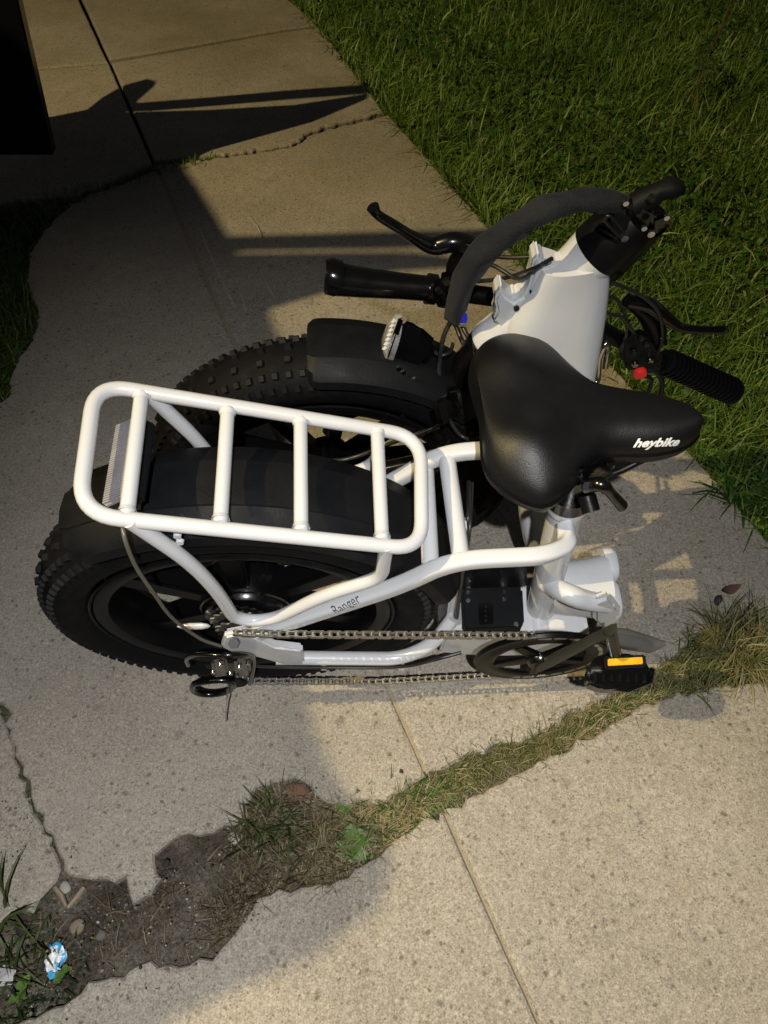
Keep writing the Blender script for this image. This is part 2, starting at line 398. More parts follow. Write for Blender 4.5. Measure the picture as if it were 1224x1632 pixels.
slab([(L1(262) + 1, 262, r_), (380, 246, r_), (470, 231, r_), (500, 212, r_), (598, 187, s_), (620, 182, s_), (775, 357, s_), (1130, 752, s_), (1224, 860, s_), (1345, 995, s_), (1290, 998, r_), (1224, 1005, r_), (1120, 1005, r_),
      (1085, 1040, r_), (1040, 1072, r_), (960, 1112, r_), (860, 1165, r_), (760, 1197, r_), (L1(1228) + 1.2, 1232, s_)], dz=-.001)
slab([(L1(102) + 2, 100, s_), (440, 53, s_), (510, 43, s_), (592, 150, s_), (611, 178, r_), (498, 208, r_), (468, 228, r_), (380, 242.5, r_), (L1(257) + 2, 257, s_)], dz=.001)
slab([(L1(95) + 2, 94, s_), (-14 + 10, -300, s_), (194, -300, s_), (462, 0, s_), (506, 38, s_), (438, 48, s_)], dz=0)
slab([(-300, 145, s_), (L1(103) - 2, 102, s_), (L1(257) - 2, 262, r_), (200, 281, r_), (120, 310, r_), (60, 318, q_), (0, 326, q_), (-300, 400, r_)], dz=.002)
slab([(-300, 140, s_), (-300, -300, s_), (-14, -300, s_), (L1(97) - 2, 98, s_)], dz=-.001)
slab([(L1(1290) + 1, 1290, r_), (780, 1255, r_), (850, 1220, r_), (960, 1165, r_), (1010, 1130, r_), (1060, 1112, r_), (1130, 1095, r_), (1224, 1087, r_), (1480, 1040, r_), (2300, 2300, s_), (L1(2300) + 1, 2300, s_)], dz=.003)
slab([(L1(1292) - 1, 1293, r_), (640, 1330, r_), (590, 1370, r_), (540, 1400, r_), (480, 1412, r_), (430, 1425, r_), (400, 1450, r_), (370, 1490, q_), (350, 1512, r_), (300, 1537, q_), (240, 1530, r_), (195, 1556, r_), (158, 1562, r_),
      (128, 1582, q_), (100, 1602, r_), (55, 1622, r_), (-20, 1640, r_), (-400, 1760, s_), (-900, 2300, s_), (L1(2300) - 1, 2300, s_)], dz=.002)
slab([(-4, 1124, r_), (9, 1160, r_), (29, 1221, r_), (49, 1291, r_), (79, 1344, r_), (93, 1384, r_), (60, 1430, q_), (30, 1450, q_), (0, 1472, r_), (-120, 1500, r_), (-260, 1120, s_)], dz=-.005)
# ------------------------------------------------------------------ blades
def in_poly(x, y, poly):
    inside = np.zeros(len(x), bool); n = len(poly)
    for i in range(n):
        x1, y1 = poly[i]; x2, y2 = poly[(i + 1) % n]
        c = ((y1 > y) != (y2 > y)) & (x < (x2 - x1) * (y - y1) / (y2 - y1 + 1e-12) + x1); inside ^= c
    return inside
def scatter(poly_px, n, margin=0):
    P = np.array([G(*p)[:2] for p in poly_px]); lo, hi = P.min(0), P.max(0); xs, ys = [], []
    while sum(map(len, xs)) < n:
        x = rng.uniform(lo[0], hi[0], n); y = rng.uniform(lo[1], hi[1], n); k = in_poly(x, y, P); xs.append(x[k]); ys.append(y[k])
    return np.concatenate(xs)[:n], np.concatenate(ys)[:n]
def blades(name, x, y, z0, h, w, lean, m, curl=1., tone=None, label=None, parent=None, kind='stuff', flat=0.):
    n = len(x); a = rng.uniform(0, 2 * math.pi, n); h = h * rng.uniform(.45, 1.25, n); w = w * rng.uniform(.6, 1.3, n)
    le = np.abs(rng.normal(lean, lean * .5, n)); dx, dy = np.cos(a), np.sin(a); tw = a + math.pi / 2 + rng.normal(0, .4, n)
    sx, sy = np.cos(tw), np.sin(tw); K = 4; vs = np.zeros((n, 2 * K + 1, 3))
    for k in range(K + 1):
        t = k / K; ang = le * (.35 + 1.0 * t * curl); 
        out = h * t * np.sin(np.minimum(ang, 1.7)); up = h * (t ** .9) * np.cos(np.minimum(ang, 1.5)) * (1 - flat)
        cx, cy, cz = x + dx * out, y + dy * out, z0 + up
        ww = w * (.75 + .6 * t - 1.25 * t * t)
        if k < K:
            vs[:, 2 * k] = np.stack([cx - sx * ww / 2, cy - sy * ww / 2, cz], 1); vs[:, 2 * k + 1] = np.stack([cx + sx * ww / 2, cy + sy * ww / 2, cz + ww * .25], 1)
        else: vs[:, 2 * K] = np.stack([cx, cy, cz], 1)
    tri = []
    for k in range(K - 1): b = 2 * k; tri += [(b, b + 1, b + 3), (b, b + 3, b + 2)]
    tri.append((2 * K - 2, 2 * K - 1, 2 * K)); tri = np.array(tri)
    F = (tri[None] + (np.arange(n) * (2 * K + 1))[:, None, None]).reshape(-1)
    me = bpy.data.meshes.new(name); me.vertices.add(n * (2 * K + 1)); me.vertices.foreach_set('co', vs.reshape(-1))
    nf = len(F) // 3; me.loops.add(len(F)); me.loops.foreach_set('vertex_index', F.astype(np.int32)); me.polygons.add(nf)
    me.polygons.foreach_set('loop_start', np.arange(0, len(F), 3, dtype=np.int32))
    me.update(calc_edges=True); me.validate()
    if tone is None: tone = rng.random(n)
    at = me.attributes.new('tone', 'FLOAT', 'POINT'); at.data.foreach_set('value', np.repeat(np.clip(tone, 0, 1), 2 * K + 1).astype(np.float32))
    o = link(name, me, m, parent, True)
    if label: tag(o, label=label)
    if kind: tag(o, kind=kind)
    return o
def clump(x, y, n_c, spread):
    k = rng.integers(0, n_c, len(x)); return k
# lawn on the right: denser close by
Lx, Ly = G(460, 0)[:2]; 
edge_px = [(150, -350), (300, -190), (462, -3), (590, 148), (775, 356), (1130, 750), (1224, 858), (1500, 1180)]
lawn_poly = edge_px + [(3600, 1180), (3600, 200), (2400, -200), (1700, -350)]
x, y = scatter(lawn_poly, 620000)
keep = (x < .8 + .40 * y) & (y < 4.7); x, y = x[keep], y[keep]
patch = np.sin(x * 7 + 2 * np.sin(y * 5)) * .5 + np.sin(y * 9 + x * 4) * .5
tone = .38 + .16 * patch + rng.normal(0, .2, len(x))
# thin bare spots
bare = (np.sin(x * 13 + y * 5) * np.sin(y * 17 - x * 3) > .72) & (rng.random(len(x)) < .45); x, y, tone = x[~bare], y[~bare], tone[~bare]
o = blades('lawn_grass', x, y, -.045, .092 * (1 + .25 * np.sin(x * 5 + y * 3) + .3 * np.sin(x * 19 + 4 * np.sin(y * 9)) * np.sin(y * 23 + x * 4)), .0044, .65, lawn_m, tone=tone)
tag(o, 'lush green lawn grass growing right of the concrete path', 'grass')
x, y = scatter(lawn_poly, 24000); k = (x < .8 + .40 * y) & (y < 4.7); x, y = x[k], y[k]
o = blades('tall_grass', x, y, -.04, .115, .0066, .95, lawn_m, tone=.52 + rng.normal(0, .22, len(x)), curl=1.35)
tag(o, 'longer arching grass blades standing above the lawn', 'grass')
x, y = scatter(lawn_poly, 90000); k = (x < .8 + .40 * y) & (y < 4.7); x, y = x[k], y[k]
o = blades('clover_leaves', x, y, .002, .028, .016, 1.25, weed_m, tone=.12 + rng.normal(0, .25, len(x)))
tag(o, 'small broad weed leaves mixed through the lawn', 'weeds')
# fringe leaning over the slab edge
ex, ey = [], []
for (a, b) in zip(edge_px[1:-1], edge_px[2:]):
    A, Bq = G(*a)[:2], G(*b)[:2]; n = int(np.linalg.norm(Bq - A) * 1300); t = rng.random(n); p = A + (Bq - A) * t[:, None]; ex += list(p[:, 0] + rng.uniform(-.006, .05, n) - .012 * (np.sin(p[:, 1] * 29) > .3)); ey += list(p[:, 1] + rng.uniform(-.02, .03, n))
o = blades('fringe_grass', np.array(ex), np.array(ey), -.03, .095, .0042, 1.15, lawn_m, tone=.45 + rng.normal(0, .25, len(ex)), curl=1.3)
tag(o, 'grass fringe flopping over the path edge', 'grass')
# dead thatch along the lawn edge
o = blades('dead_thatch', np.array(ex[::3]) + .01, np.array(ey[::3]), -.03, .04, .004, 1.4, dry_m, tone=.2 + rng.normal(0, .25, len(ex[::3])))
tag(o, 'brown dead thatch between the lawn and the slabs', 'dead grass')

# verge strip across the bottom joint
strip = [(505, 1268), (560, 1285), (620, 1280), (690, 1240), (760, 1202), (830, 1180), (900, 1135), (960, 1118), (1010, 1095), (1060, 1060), (1110, 1010), (1180, 975), (1320, 930), (1400, 1060), (1224, 1090), (1130, 1096), (1060, 1115), (1000, 1140), (960, 1168), (850, 1222), (780, 1256), (705, 1292), (640, 1332), (590, 1372), (540, 1400), (490, 1405), (500, 1330)]
x, y = scatter(strip, 16000); x = x + rng.normal(0, .006, len(x)); y = y + rng.normal(0, .008, len(x))
k = (np.sin(x * 31 + 2 * np.sin(y * 40)) + .8 * np.sin(y * 53 - x * 22) + rng.normal(0, .6, len(x))) > -.9; x, y = x[k], y[k]
gpx = (x + y * .3)
tone = .55 + .25 * np.sin(gpx * 14) + rng.normal(0, .28, len(x))
o = blades('verge_grass', x, y, -.018, .038, .0021, 1.0, verge_m, tone=tone, curl=1.3)
tag(o, 'dry yellow-green grass filling the joint below the bicycle', 'grass')
x, y = scatter([(500, 1268), (700, 1230), (830, 1180), (960, 1118), (1060, 1062), (1140, 1000), (1224, 975), (1224, 1075), (1060, 1110), (850, 1218), (640, 1325), (540, 1398)], 2000)
k = np.sin(x * 17 + 1) + rng.normal(0, .4, len(x)) > .35; x, y = x[k], y[k]
o = blades('verge_green', x, y, -.018, .036, .0026, .9, weed_m, tone=-.1 + .45 * np.sin(x * 17) + rng.normal(0, .25, len(x)))
tag(o, 'short fresh green shoots among the dry joint grass', 'grass')
def tuft(px, py, n, h, w, m, name, label, cat, spread=.03, lean=.7, tone=.5, z=-.018, curl=1.2):
    c = G(px, py); a = rng.uniform(0, 6.28, n); r = spread * np.sqrt(rng.random(n))
    o = blades(name, c[0] + r * np.cos(a), c[1] + r * np.sin(a), z, h, w, lean, m, tone=tone + rng.normal(0, .25, n), curl=curl, kind=None)
    return tag(o, label, cat, 'grass tufts along the joints' if name == 'grass_tuft' else None)
tuft(1180, 1030, 620, .095, .0028, verge_m, 'grass_tuft', 'spiky yellow-green grass tuft at the path corner right of the pedal', 'grass tuft', .055, .85, .45)
tuft(1110, 1070, 260, .06, .0028, verge_m, 'grass_tuft', 'small green grass tuft beside the black pedal', 'grass tuft', .05, .85, .2)
tuft(430, 1318, 170, .062, .0034, tuft_m, 'grass_tuft', 'dark green long-bladed grass clump at the broken slab corner', 'grass tuft', .035, .9, .6)
tuft(5, 1505, 60, .06, .005, tuft_m, 'grass_tuft', 'broad-bladed green grass clump at the left edge near the blue wrapper', 'grass tuft', .05, .8, .55)
tuft(0, 1450, 14, .085, .005, tuft_m, 'grass_tuft', 'few long green blades beside the cracked slab corner', 'grass tuft', .02, .5, .6)
tuft(60, 1590, 50, .03, .004, tuft_m, 'grass_tuft', 'low green shoots below the blue wrapper', 'grass tuft', .06, 1., .0)
tuft(1175, 800, 26, .12, .0075, weed_m, 'grass_tuft', 'broad green blades hanging over the slab below the saddle nose', 'grass tuft', .02, 1.2, .1)
tuft(1240, 860, 14, .12, .008, weed_m, 'grass_tuft', 'wide green blades reaching in at the right edge of the path', 'grass tuft', .03, 1.2, .3)
# dry patch with straw left of the strip
patch_px = [(390, 1300), (440, 1255), (500, 1270), (560, 1340), (560, 1395), (480, 1408), (430, 1420), (395, 1450), (365, 1490), (335, 1505), (345, 1440), (385, 1400), (370, 1350)]
x, y = scatter(patch_px, 4200)
o = blades('dry_grass', x, y, -.02, .042, .0022, 1.15, dry_m, tone=.4 + rng.normal(0, .28, len(x)), curl=1.3)
tag(o, 'brown dry grass in the broken gap of the sidewalk', 'grass')
x, y = scatter([(100, 1440), (400, 1340), (390, 1460), (250, 1540), (120, 1560), (0, 1620), (0, 1480)], 190)
o = blades('straw', x, y, -.014, .035, .0018, 1.5, dry_m, tone=.45 + rng.normal(0, .25, len(x)), flat=.4)
tag(o, 'loose straw scattered over the damp soil', 'straw')
x, y = scatter([(0, 1470), (60, 1440), (130, 1500), (140, 1560), (90, 1600), (0, 1630), (-60, 1600)], 220)
o = blades('soil_weeds', x, y, -.02, .022, .005, 1.2, tuft_m, tone=-.1 + rng.normal(0, .2, len(x)))
tag(o, 'low dark weeds on the soil at the lower left', 'weeds')
# dark grass on the left and in the crack
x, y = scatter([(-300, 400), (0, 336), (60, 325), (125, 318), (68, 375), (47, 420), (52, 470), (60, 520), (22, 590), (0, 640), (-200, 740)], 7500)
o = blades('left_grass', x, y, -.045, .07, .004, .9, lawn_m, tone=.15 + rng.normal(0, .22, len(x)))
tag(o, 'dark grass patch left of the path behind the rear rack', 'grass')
x, y = scatter([(60, 312), (200, 278), (265, 258), (345, 248), (345, 253), (275, 275), (200, 296), (120, 328), (70, 345)], 1500)
o = blades('crack_grass', x, y, -.02, .045, .0034, 1.0, lawn_m, tone=.35 + rng.normal(0, .2, len(x)))
tag(o, 'grass growing in the cross joint behind the bicycle', 'grass')
tuft(262, 266, 130, .035, .004, weed_m, 'moss_tuft', 'small yellow-green moss tuft where the path joints cross', 'moss', .03, 1.1, .1)
x, y = scatter([(-4, 1118), (8, 1150), (30, 1220), (50, 1290), (80, 1345), (98, 1388), (86, 1385), (70, 1346), (40, 1292), (20, 1222), (0, 1160)], 260)
o = blades('crack_shade', x, y, -.016, .012, .003, 1.2, lawn_m, tone=-.1 + rng.normal(0, .1, len(x)))  # dark blades added so the crack looks deeper, shade put into their colour
tag(o, 'short dark blades standing in for shade in the crack of the broken left slab', 'moss')

# red-stemmed sapling at the upper right
sap = bpy.data.objects.new('sapling', None); COL.objects.link(sap); sp = G(1098, 175); sap.location = tuple(sp)
tag(sap, 'thin red-stemmed sapling rising from the lawn at the upper right', 'sapling')
stem_m = mat('red_stem', (.07, .02, .012), .6, noise=.3, nscale=80)
spts = [np.array((0, 0, -.04)), np.array((.03, .05, .10)), np.array((.05, .07, .22)), np.array((.09, .14, .36)), np.array((.11, .17, .52))]
tube('stem', catmull(spts, 5), [.003, .002], stem_m, sap, seg=6)
for i in range(26):
    t = rng.uniform(.15, 1) * 4; k = int(min(t, 3)); p = spts[k] + (spts[k + 1] - spts[k]) * (t - k); a = rng.uniform(0, 6.28); l = rng.uniform(.03, .055)
    d = np.array([math.cos(a), math.sin(a), rng.uniform(-.2, .5)]); d /= np.linalg.norm(d); s = np.cross(d, (0, 0, 1)); s /= np.linalg.norm(s)
    from_py('leaf', [p, p + d * l * .35 + s * l * .22, p + d * l * .7 + s * l * .17 - (0, 0, l * .05), p + d * l - (0, 0, l * .15), p + d * l * .7 - s * l * .17 - (0, 0, l * .05), p + d * l * .35 - s * l * .22], [(0, 1, 5), (1, 2, 4, 5), (2, 3, 4)], MATS.get('sap_leaf') or mat('sap_leaf', (.03, .05, .012), .55, noise=.4, nscale=40), sap)

# broad-leafed weed in the joint
def weed(px, py, n, l, label):
    c = G(px, py); r = bpy.data.objects.new('broadleaf_weed', None); COL.objects.link(r); r.location = (c[0], c[1], -.018); tag(r, label, 'weed', 'leafy weeds in the broken joint')
    wm = MATS.get('weed_leaf') or mat('weed_leaf', (.08, .16, .025), .5, noise=.6, nscale=50, bump=.4, bscale=120)
    for i in range(n):
        a = rng.uniform(0, 6.28); ll = l * rng.uniform(.5, 1.1); e = rng.uniform(.25, 1.0); d = np.array([math.cos(a) * math.cos(e), math.sin(a) * math.cos(e), math.sin(e)]); s = np.array([-math.sin(a), math.cos(a), 0]); w = ll * .24
        vs = []
        for t, q in ((0, .15), (.25, .6), (.5, 1), (.75, .8), (1, .05)):
            p = d * ll * t - np.array([0, 0, ll * .35 * t * t]) + np.array([0, 0, .01]) + rng.normal(0, .0008, 3); vs += [p - s * w * q + (0, 0, w * .3 * q), p, p + s * w * q + (0, 0, w * .3 * q)]
        fs = []
        for k in range(4): fs += [(3 * k, 3 * k + 1, 3 * k + 4, 3 * k + 3), (3 * k + 1, 3 * k + 2, 3 * k + 5, 3 * k + 4)]
        from_py('leaf', vs, fs, wm, r)
weed(560, 1340, 46, .034, 'bright green leafy weed in the grassy joint below the chain')
weed(545, 1290, 9, .02, 'tiny green weed just above the leafy weed in the joint')
weed(100, 1550, 5, .018, 'dark leafy weed on the soil beside the blue wrapper')
weed(30, 1580, 7, .024, 'dark leafy weed at the bottom left corner')

# stones, gravel, litter
def stone_mesh(seed, sub=2):
    rs = np.random.default_rng(seed); bm = bmesh.new(); bmesh.ops.create_icosphere(bm, subdivisions=sub, radius=1)
    ph = rs.uniform(0, 6, 6); sc = rs.uniform(.6, 1.2, 3) * (1, 1, .65)
    for v in bm.verts:
        c = v.co; k = 1 + .16 * math.sin(c.x * 2.6 + ph[0]) + .14 * math.sin(c.y * 3.1 + ph[1]) + .12 * math.sin(c.z * 3 + ph[2]) + .08 * math.sin(c.x * 5 + c.y * 4 + ph[3]); v.co = Vector((c.x * k * sc[0], c.y * k * sc[1], c.z * k * sc[2]))
    me = bpy.data.meshes.new('stone'); bm.to_mesh(me); bm.free(); return me
stone_cols = [mat('stone_dark', (.03, .028, .027), .75, noise=.4, nscale=60, bump=.5), mat('stone_grey', (.17, .16, .15), .8, noise=.4, nscale=60, bump=.5), mat('stone_tan', (.26, .21, .15), .8, noise=.4, nscale=60, bump=.5), mat('stone_pale', (.42, .40, .36), .8, noise=.3, nscale=60, bump=.5)]
def stone(px, py, r, c, label, z=-.015, name='stone'):
    g = G(px, py); me = stone_mesh(int(px * 7 + py)); o = link(name, me, stone_cols[c]); o.location = (g[0], g[1], z + r * .3); o.scale = (r, r, r); o.rotation_euler = (0, 0, px); return tag(o, label, 'stone', 'small stones around the broken gap')
stone(265, 1377, .007, 0, 'small black stone chip on the broken slab edge', -.002)
stone(98, 1412, .008, 3, 'pale pebble touching the end of the two sticks')
stone(118, 1475, .009, 2, 'flat tan stone on the soil below the sticks')
stone(30, 1478, .010, 0, 'dark pebble near the left grass clump')
stone(372, 1330, .009, 3, 'pale stone at the foot of the long-bladed grass clump')
stone(395, 1345, .009, 1, 'grey stone under the long-bladed grass clump')
stone(156, 1487, .008, 1, 'grey pebble in the middle of the wet soil')
stone(3, 1380, .011, 3, 'white stone at the left edge of the small slab')
stone(1143, 958, .011, 0, 'dark clod on the slab above the spiky grass tuft', .0)
stone(640, 1240 - 10, .004, 0, 'tiny dark stone beside the joint grass', .0)
# gravel: uncountable grit in the gap
gv, gf = [], []
base_ico = stone_mesh(3, 1); bv = np.array([v.co[:] for v in base_ico.vertices]); bf = [tuple(p.vertices) for p in base_ico.polygons]
x, y = scatter([(60, 1440), (120, 1395), (200, 1410), (370, 1335), (400, 1310), (400, 1440), (300, 1530), (120, 1590), (0, 1630), (-20, 1480)], 520)
x2, y2 = scatter([(0, 1130), (14, 1165), (34, 1225), (54, 1292), (82, 1345), (98, 1388), (80, 1388), (70, 1346), (40, 1292), (20, 1222), (0, 1165)], 90)
x3, y3 = scatter([(-100, 1270), (20, 1240), (46, 1300), (60, 1345), (0, 1400), (-80, 1400)], 260)
mi = []
x4, y4 = scatter([(60, 1340), (240, 1380), (380, 1285), (500, 1225), (560, 1270), (430, 1440), (300, 1570), (60, 1650), (0, 1600), (120, 1450)], 260); x3 = np.concatenate((x3, x4)); y3 = np.concatenate((y3, y4))
for i, (a, b) in enumerate(list(zip(x, y)) + list(zip(x2, y2)) + list(zip(x3, y3))):
    s = rng.uniform(.0008, .0024) * (1.9 if rng.random() < .08 else 1); z = -.0155 if i < len(x) + len(x2) else (-.006 if i < len(x) + len(x2) + 260 else .002); k = len(gv); an = rng.uniform(0, 6.28); ca, sa = math.cos(an), math.sin(an)
    for p in bv: gv.append((a + s * (p[0] * ca - p[1] * sa), b + s * (p[0] * sa + p[1] * ca), z + s * .4 + s * p[2]))
    gf += [tuple(q + k for q in f) for f in bf]; mi += [int(rng.choice([0, 0, 0, 1, 1, 1, 2, 2, 3]))] * len(bf)
go = from_py('gravel', gv, gf, None)
for mm in stone_cols: go.data.materials.append(mm)
for p, q in zip(go.data.polygons, mi): p.material_index = q
tag(go, 'grit and gravel crumbled from the broken slabs', 'gravel', kind='stuff')
def stick(a, b, r, label):
    A, Bq = G(*a), G(*b); A[2] = -.010; Bq[2] = -.004; o = tube('stick', [A, (A + Bq) / 2 + np.array([.002, .001, .001]), Bq], [r, r * 1.1, r * .8], twig, None, seg=6); return tag(o, label, 'stick', 'sticks on the soil')
stick((84, 1412), (104, 1444), .0035, 'left one of two pale sticks forming a V on the soil')
stick((130, 1412), (106, 1446), .0035, 'right one of two pale sticks forming a V on the soil')
# blue and white candy wrapper
g = G(86, 1528); vs, fs = [], []
wn = 9; 
for j in range(wn):
    for i in range(wn):
        s, t = i / (wn - 1) - .5, j / (wn - 1) - .5
        vs.append((g[0] + .027 * s + .004 * math.sin(t * 9), g[1] + .042 * t + .004 * math.sin(s * 11), -.008 + .005 * math.sin(s * 14 + t * 5) + .004 * math.sin(t * 17 + s * 8) + rng.normal(0, .001)))
for j in range(wn - 1):
    for i in range(wn - 1):
        if (i in (0, wn - 2) and j in (0, 1, wn - 2)) or (j == wn - 2 and i in (1, 5)): continue
        fs.append((j * wn + i, j * wn + i + 1, (j + 1) * wn + i + 1, (j + 1) * wn + i))
wr_m = mat('wrapper', (.1, .42, .72), .3, bump=.2)
t = wr_m.node_tree; b = t.nodes['Principled BSDF']; n = t.nodes.new('ShaderNodeTexNoise'); n.inputs['Scale'].default_value = 55; tc = t.nodes.new('ShaderNodeTexCoord'); t.links.new(tc.outputs['Object'], n.inputs['Vector'])
r = t.nodes.new('ShaderNodeValToRGB'); r.color_ramp.interpolation = 'CONSTANT'; r.color_ramp.elements[0].color = (.08, .40, .72, 1); r.color_ramp.elements[1].position = .55; r.color_ramp.elements[1].color = (.75, .78, .8, 1); t.links.new(n.outputs['Fac'], r.inputs[0]); t.links.new(r.outputs[0], b.inputs['Base Color'])
o = from_py('wrapper', vs, fs, wr_m); sol = o.modifiers.new('thick', 'SOLIDIFY'); sol.thickness = .0004
tag(o, 'torn crumpled blue and white wrapper lying on the soil', 'wrapper')
g = G(5, 1557); o = hull('litter', [(g[0] + dx, g[1] + dy, -.016 + dz) for dx, dy, dz in ((-.02, -.012, 0), (.012, -.008, .004), (.014, .01, .01), (-.018, .014, .006), (0, 0, .014))], mat('litter_foil', (.5, .5, .5), .4, noise=.4, nscale=90), None, .001); tag(o, 'crumpled whitish litter at the lower left edge of the soil', 'litter')
g = G(1160, 948); vs = [(g[0] + .018 * s, g[1] + .010 * t * (1 - s * s) + .006 * s, .012 + .01 * s * s + .006 * abs(t)) for s in np.linspace(-1, 1, 7) for t in (-1, 0, 1)]
o = from_py('dead_leaf', vs, [(3 * i + j, 3 * i + j + 1, 3 * i + j + 4, 3 * i + j + 3) for i in range(6) for j in range(2)], leaf_brown); o.modifiers.new('t', 'SOLIDIFY').thickness = .0006; tag(o, 'curled dead leaf above the spiky grass tuft', 'leaf')
g = G(470, 1258); o = hull('brick_shard', [(g[0] + dx, g[1] + dy, -.014 + dz) for dx, dy, dz in ((-.030, -.015, -.01), (.026, -.022, -.01), (.03, .006, -.01), (-.014, .018, -.01), (-.022, -.008, .014), (.006, -.014, .019), (.022, -.010, .012), (.018, .006, .017), (-.008, .012, .013))], mat('rusty_stone', (.15, .085, .055), .85, noise=.5, nscale=40, bump=.8), None, .003); tag(o, 'reddish stone lodged in the broken slab corner', 'stone')
# chalk scratch (thin worn mark on the slab)
def scratch(pts, w, name):
    P = [G(*p) for p in pts]; vs = []
    for i, p in enumerate(P):
        d = P[min(i + 1, len(P) - 1)] - P[max(i - 1, 0)]; d /= np.linalg.norm(d); nn = np.array([-d[1], d[0], 0]); ww = w * rng.uniform(.5, 1.2); vs += [p + nn * ww + (0, 0, .0042), p - nn * ww + (0, 0, .0042)]
    o = from_py('chalk_mark', vs, [(2 * i, 2 * i + 1, 2 * i + 3, 2 * i + 2) for i in range(len(P) - 1)], MATS.get('chalk') or mat('chalk', (.36, .35, .33), .95, noise=.5, nscale=120), walk); return o
scratch([(318, 364), (326, 385), (334, 405), (343, 425), (353, 447), (363, 468), (375, 492)], .003, 'a')
scratch([(398, 348), (410, 362), (418, 380)], .0026, 'b')
scratch([(416, 436), (424, 452), (438, 478)], .0024, 'c')
scratch([(383, 470), (388, 484), (392, 500)], .002, 'd')

# ================================================================== PARKED VAN (left, only the open rear door reaches the picture, the unseen rest shapes the ground shadow)
van = bpy.data.objects.new('parked_van', None); COL.objects.link(van); van.location = (-2.3, .3, 0)
tag(van, 'black van parked left of the path with its rear door swung open', 'van')
Lp = np.array(LAMP); VO = np.array((-2.3, .3, 0.))
def to_y(px, py, Y): g = G(px, py); return g + (Lp - g) * ((Y - g[1]) / (Lp[1] - g[1])) - VO
def to_h(px, py, h): g = G(px, py); return g + (Lp - g) * (h / Lp[2]) - VO
side = [(-4.4, .35), (1.95, .35), (1.97, .62), (1.72, .95), (1.36, 1.4), (1.15, 1.70), (-3.2, 1.70), (-3.6, 1.5), (-4.2, 1.0), (-4.5, .9)]
prism('body', [np.array((-1.47, yy, zz)) - VO for yy, zz in side], np.array((-1.7, 0, 0)), car_paint, van, .04, 3)
rp = [to_h(px, py, 1.8) for px, py in ((268, 262), (312, 330), (345, 386), (780, 374), (800, 385), (700, 394), (400, 400), (352, 402), (356, 414), (520, 412), (640, 412), (735, 425), (620, 433), (520, 466), (405, 500), (414, 530), (432, 562), (440, 640), (440, 900), (450, 1100), (470, 1180), (500, 1250), (530, 1290), (575, 1345), (590, 1400), (560, 1460), (470, 1530), (350, 1585), (250, 1632), (160, 1690))]
rp += [rp[-1] + np.array((-.1, -3.2, 0)), rp[-1] + np.array((-1.5, -3.2, 0)), rp[0] + np.array((-1.3, 0, 0))]
prism('shadow_caster', rp, np.array((0, 0, .03)), car_paint, van, 0)  # unseen slab added above the van, outline cut to cast the ground shadows
DY = 2.04
cy = lambda px, py: (lambda r: C0 + r * (DY / r[1]) - VO)(ray(px, py))
dp = [cy(-260, 247), cy(85, 248), cy(28, 0), to_y(500, 195, DY), to_y(588, 158, DY), to_y(470, 176, DY), to_y(330, 184, DY), to_y(200, 188, DY), to_y(178, 180, DY), to_y(240, 178, DY), to_y(330, 171, DY), to_y(470, 159, DY), to_y(592, 150, DY), to_y(592, 143, DY), to_y(460, 152.5, DY), to_y(330, 164, DY), to_y(215, 173, DY),
      to_y(218, 163, DY), to_y(247, 138, DY), to_y(232, 134, DY), to_y(195, 144, DY), to_y(160, 164, DY), to_y(135, 184, DY), to_y(80, 195, DY), to_y(0, 205, DY)]
dp.append(np.array((dp[0][0], dp[0][1], dp[-1][2])))
prism('rear_door', dp, np.array((0, .035, 0)), car_paint, van, .004)
for yy in (-3.2, .9):
    w = lathe('wheel', [(.0, -.1), (.2, -.1), (.2, -.08), (.31, -.1), (.34, -.06), (.34, .06), (.31, .1), (0, .1)], np.array((-1.62, yy, .34)) - VO, (1, 0, 0), rubber, van, 32)
    lathe('wheel', [(.0, -.1), (.2, -.1), (.2, -.08), (.31, -.1), (.34, -.06), (.34, .06), (.31, .1), (0, .1)], np.array((-3.02, yy, .34)) - VO, (1, 0, 0), rubber, van, 32)

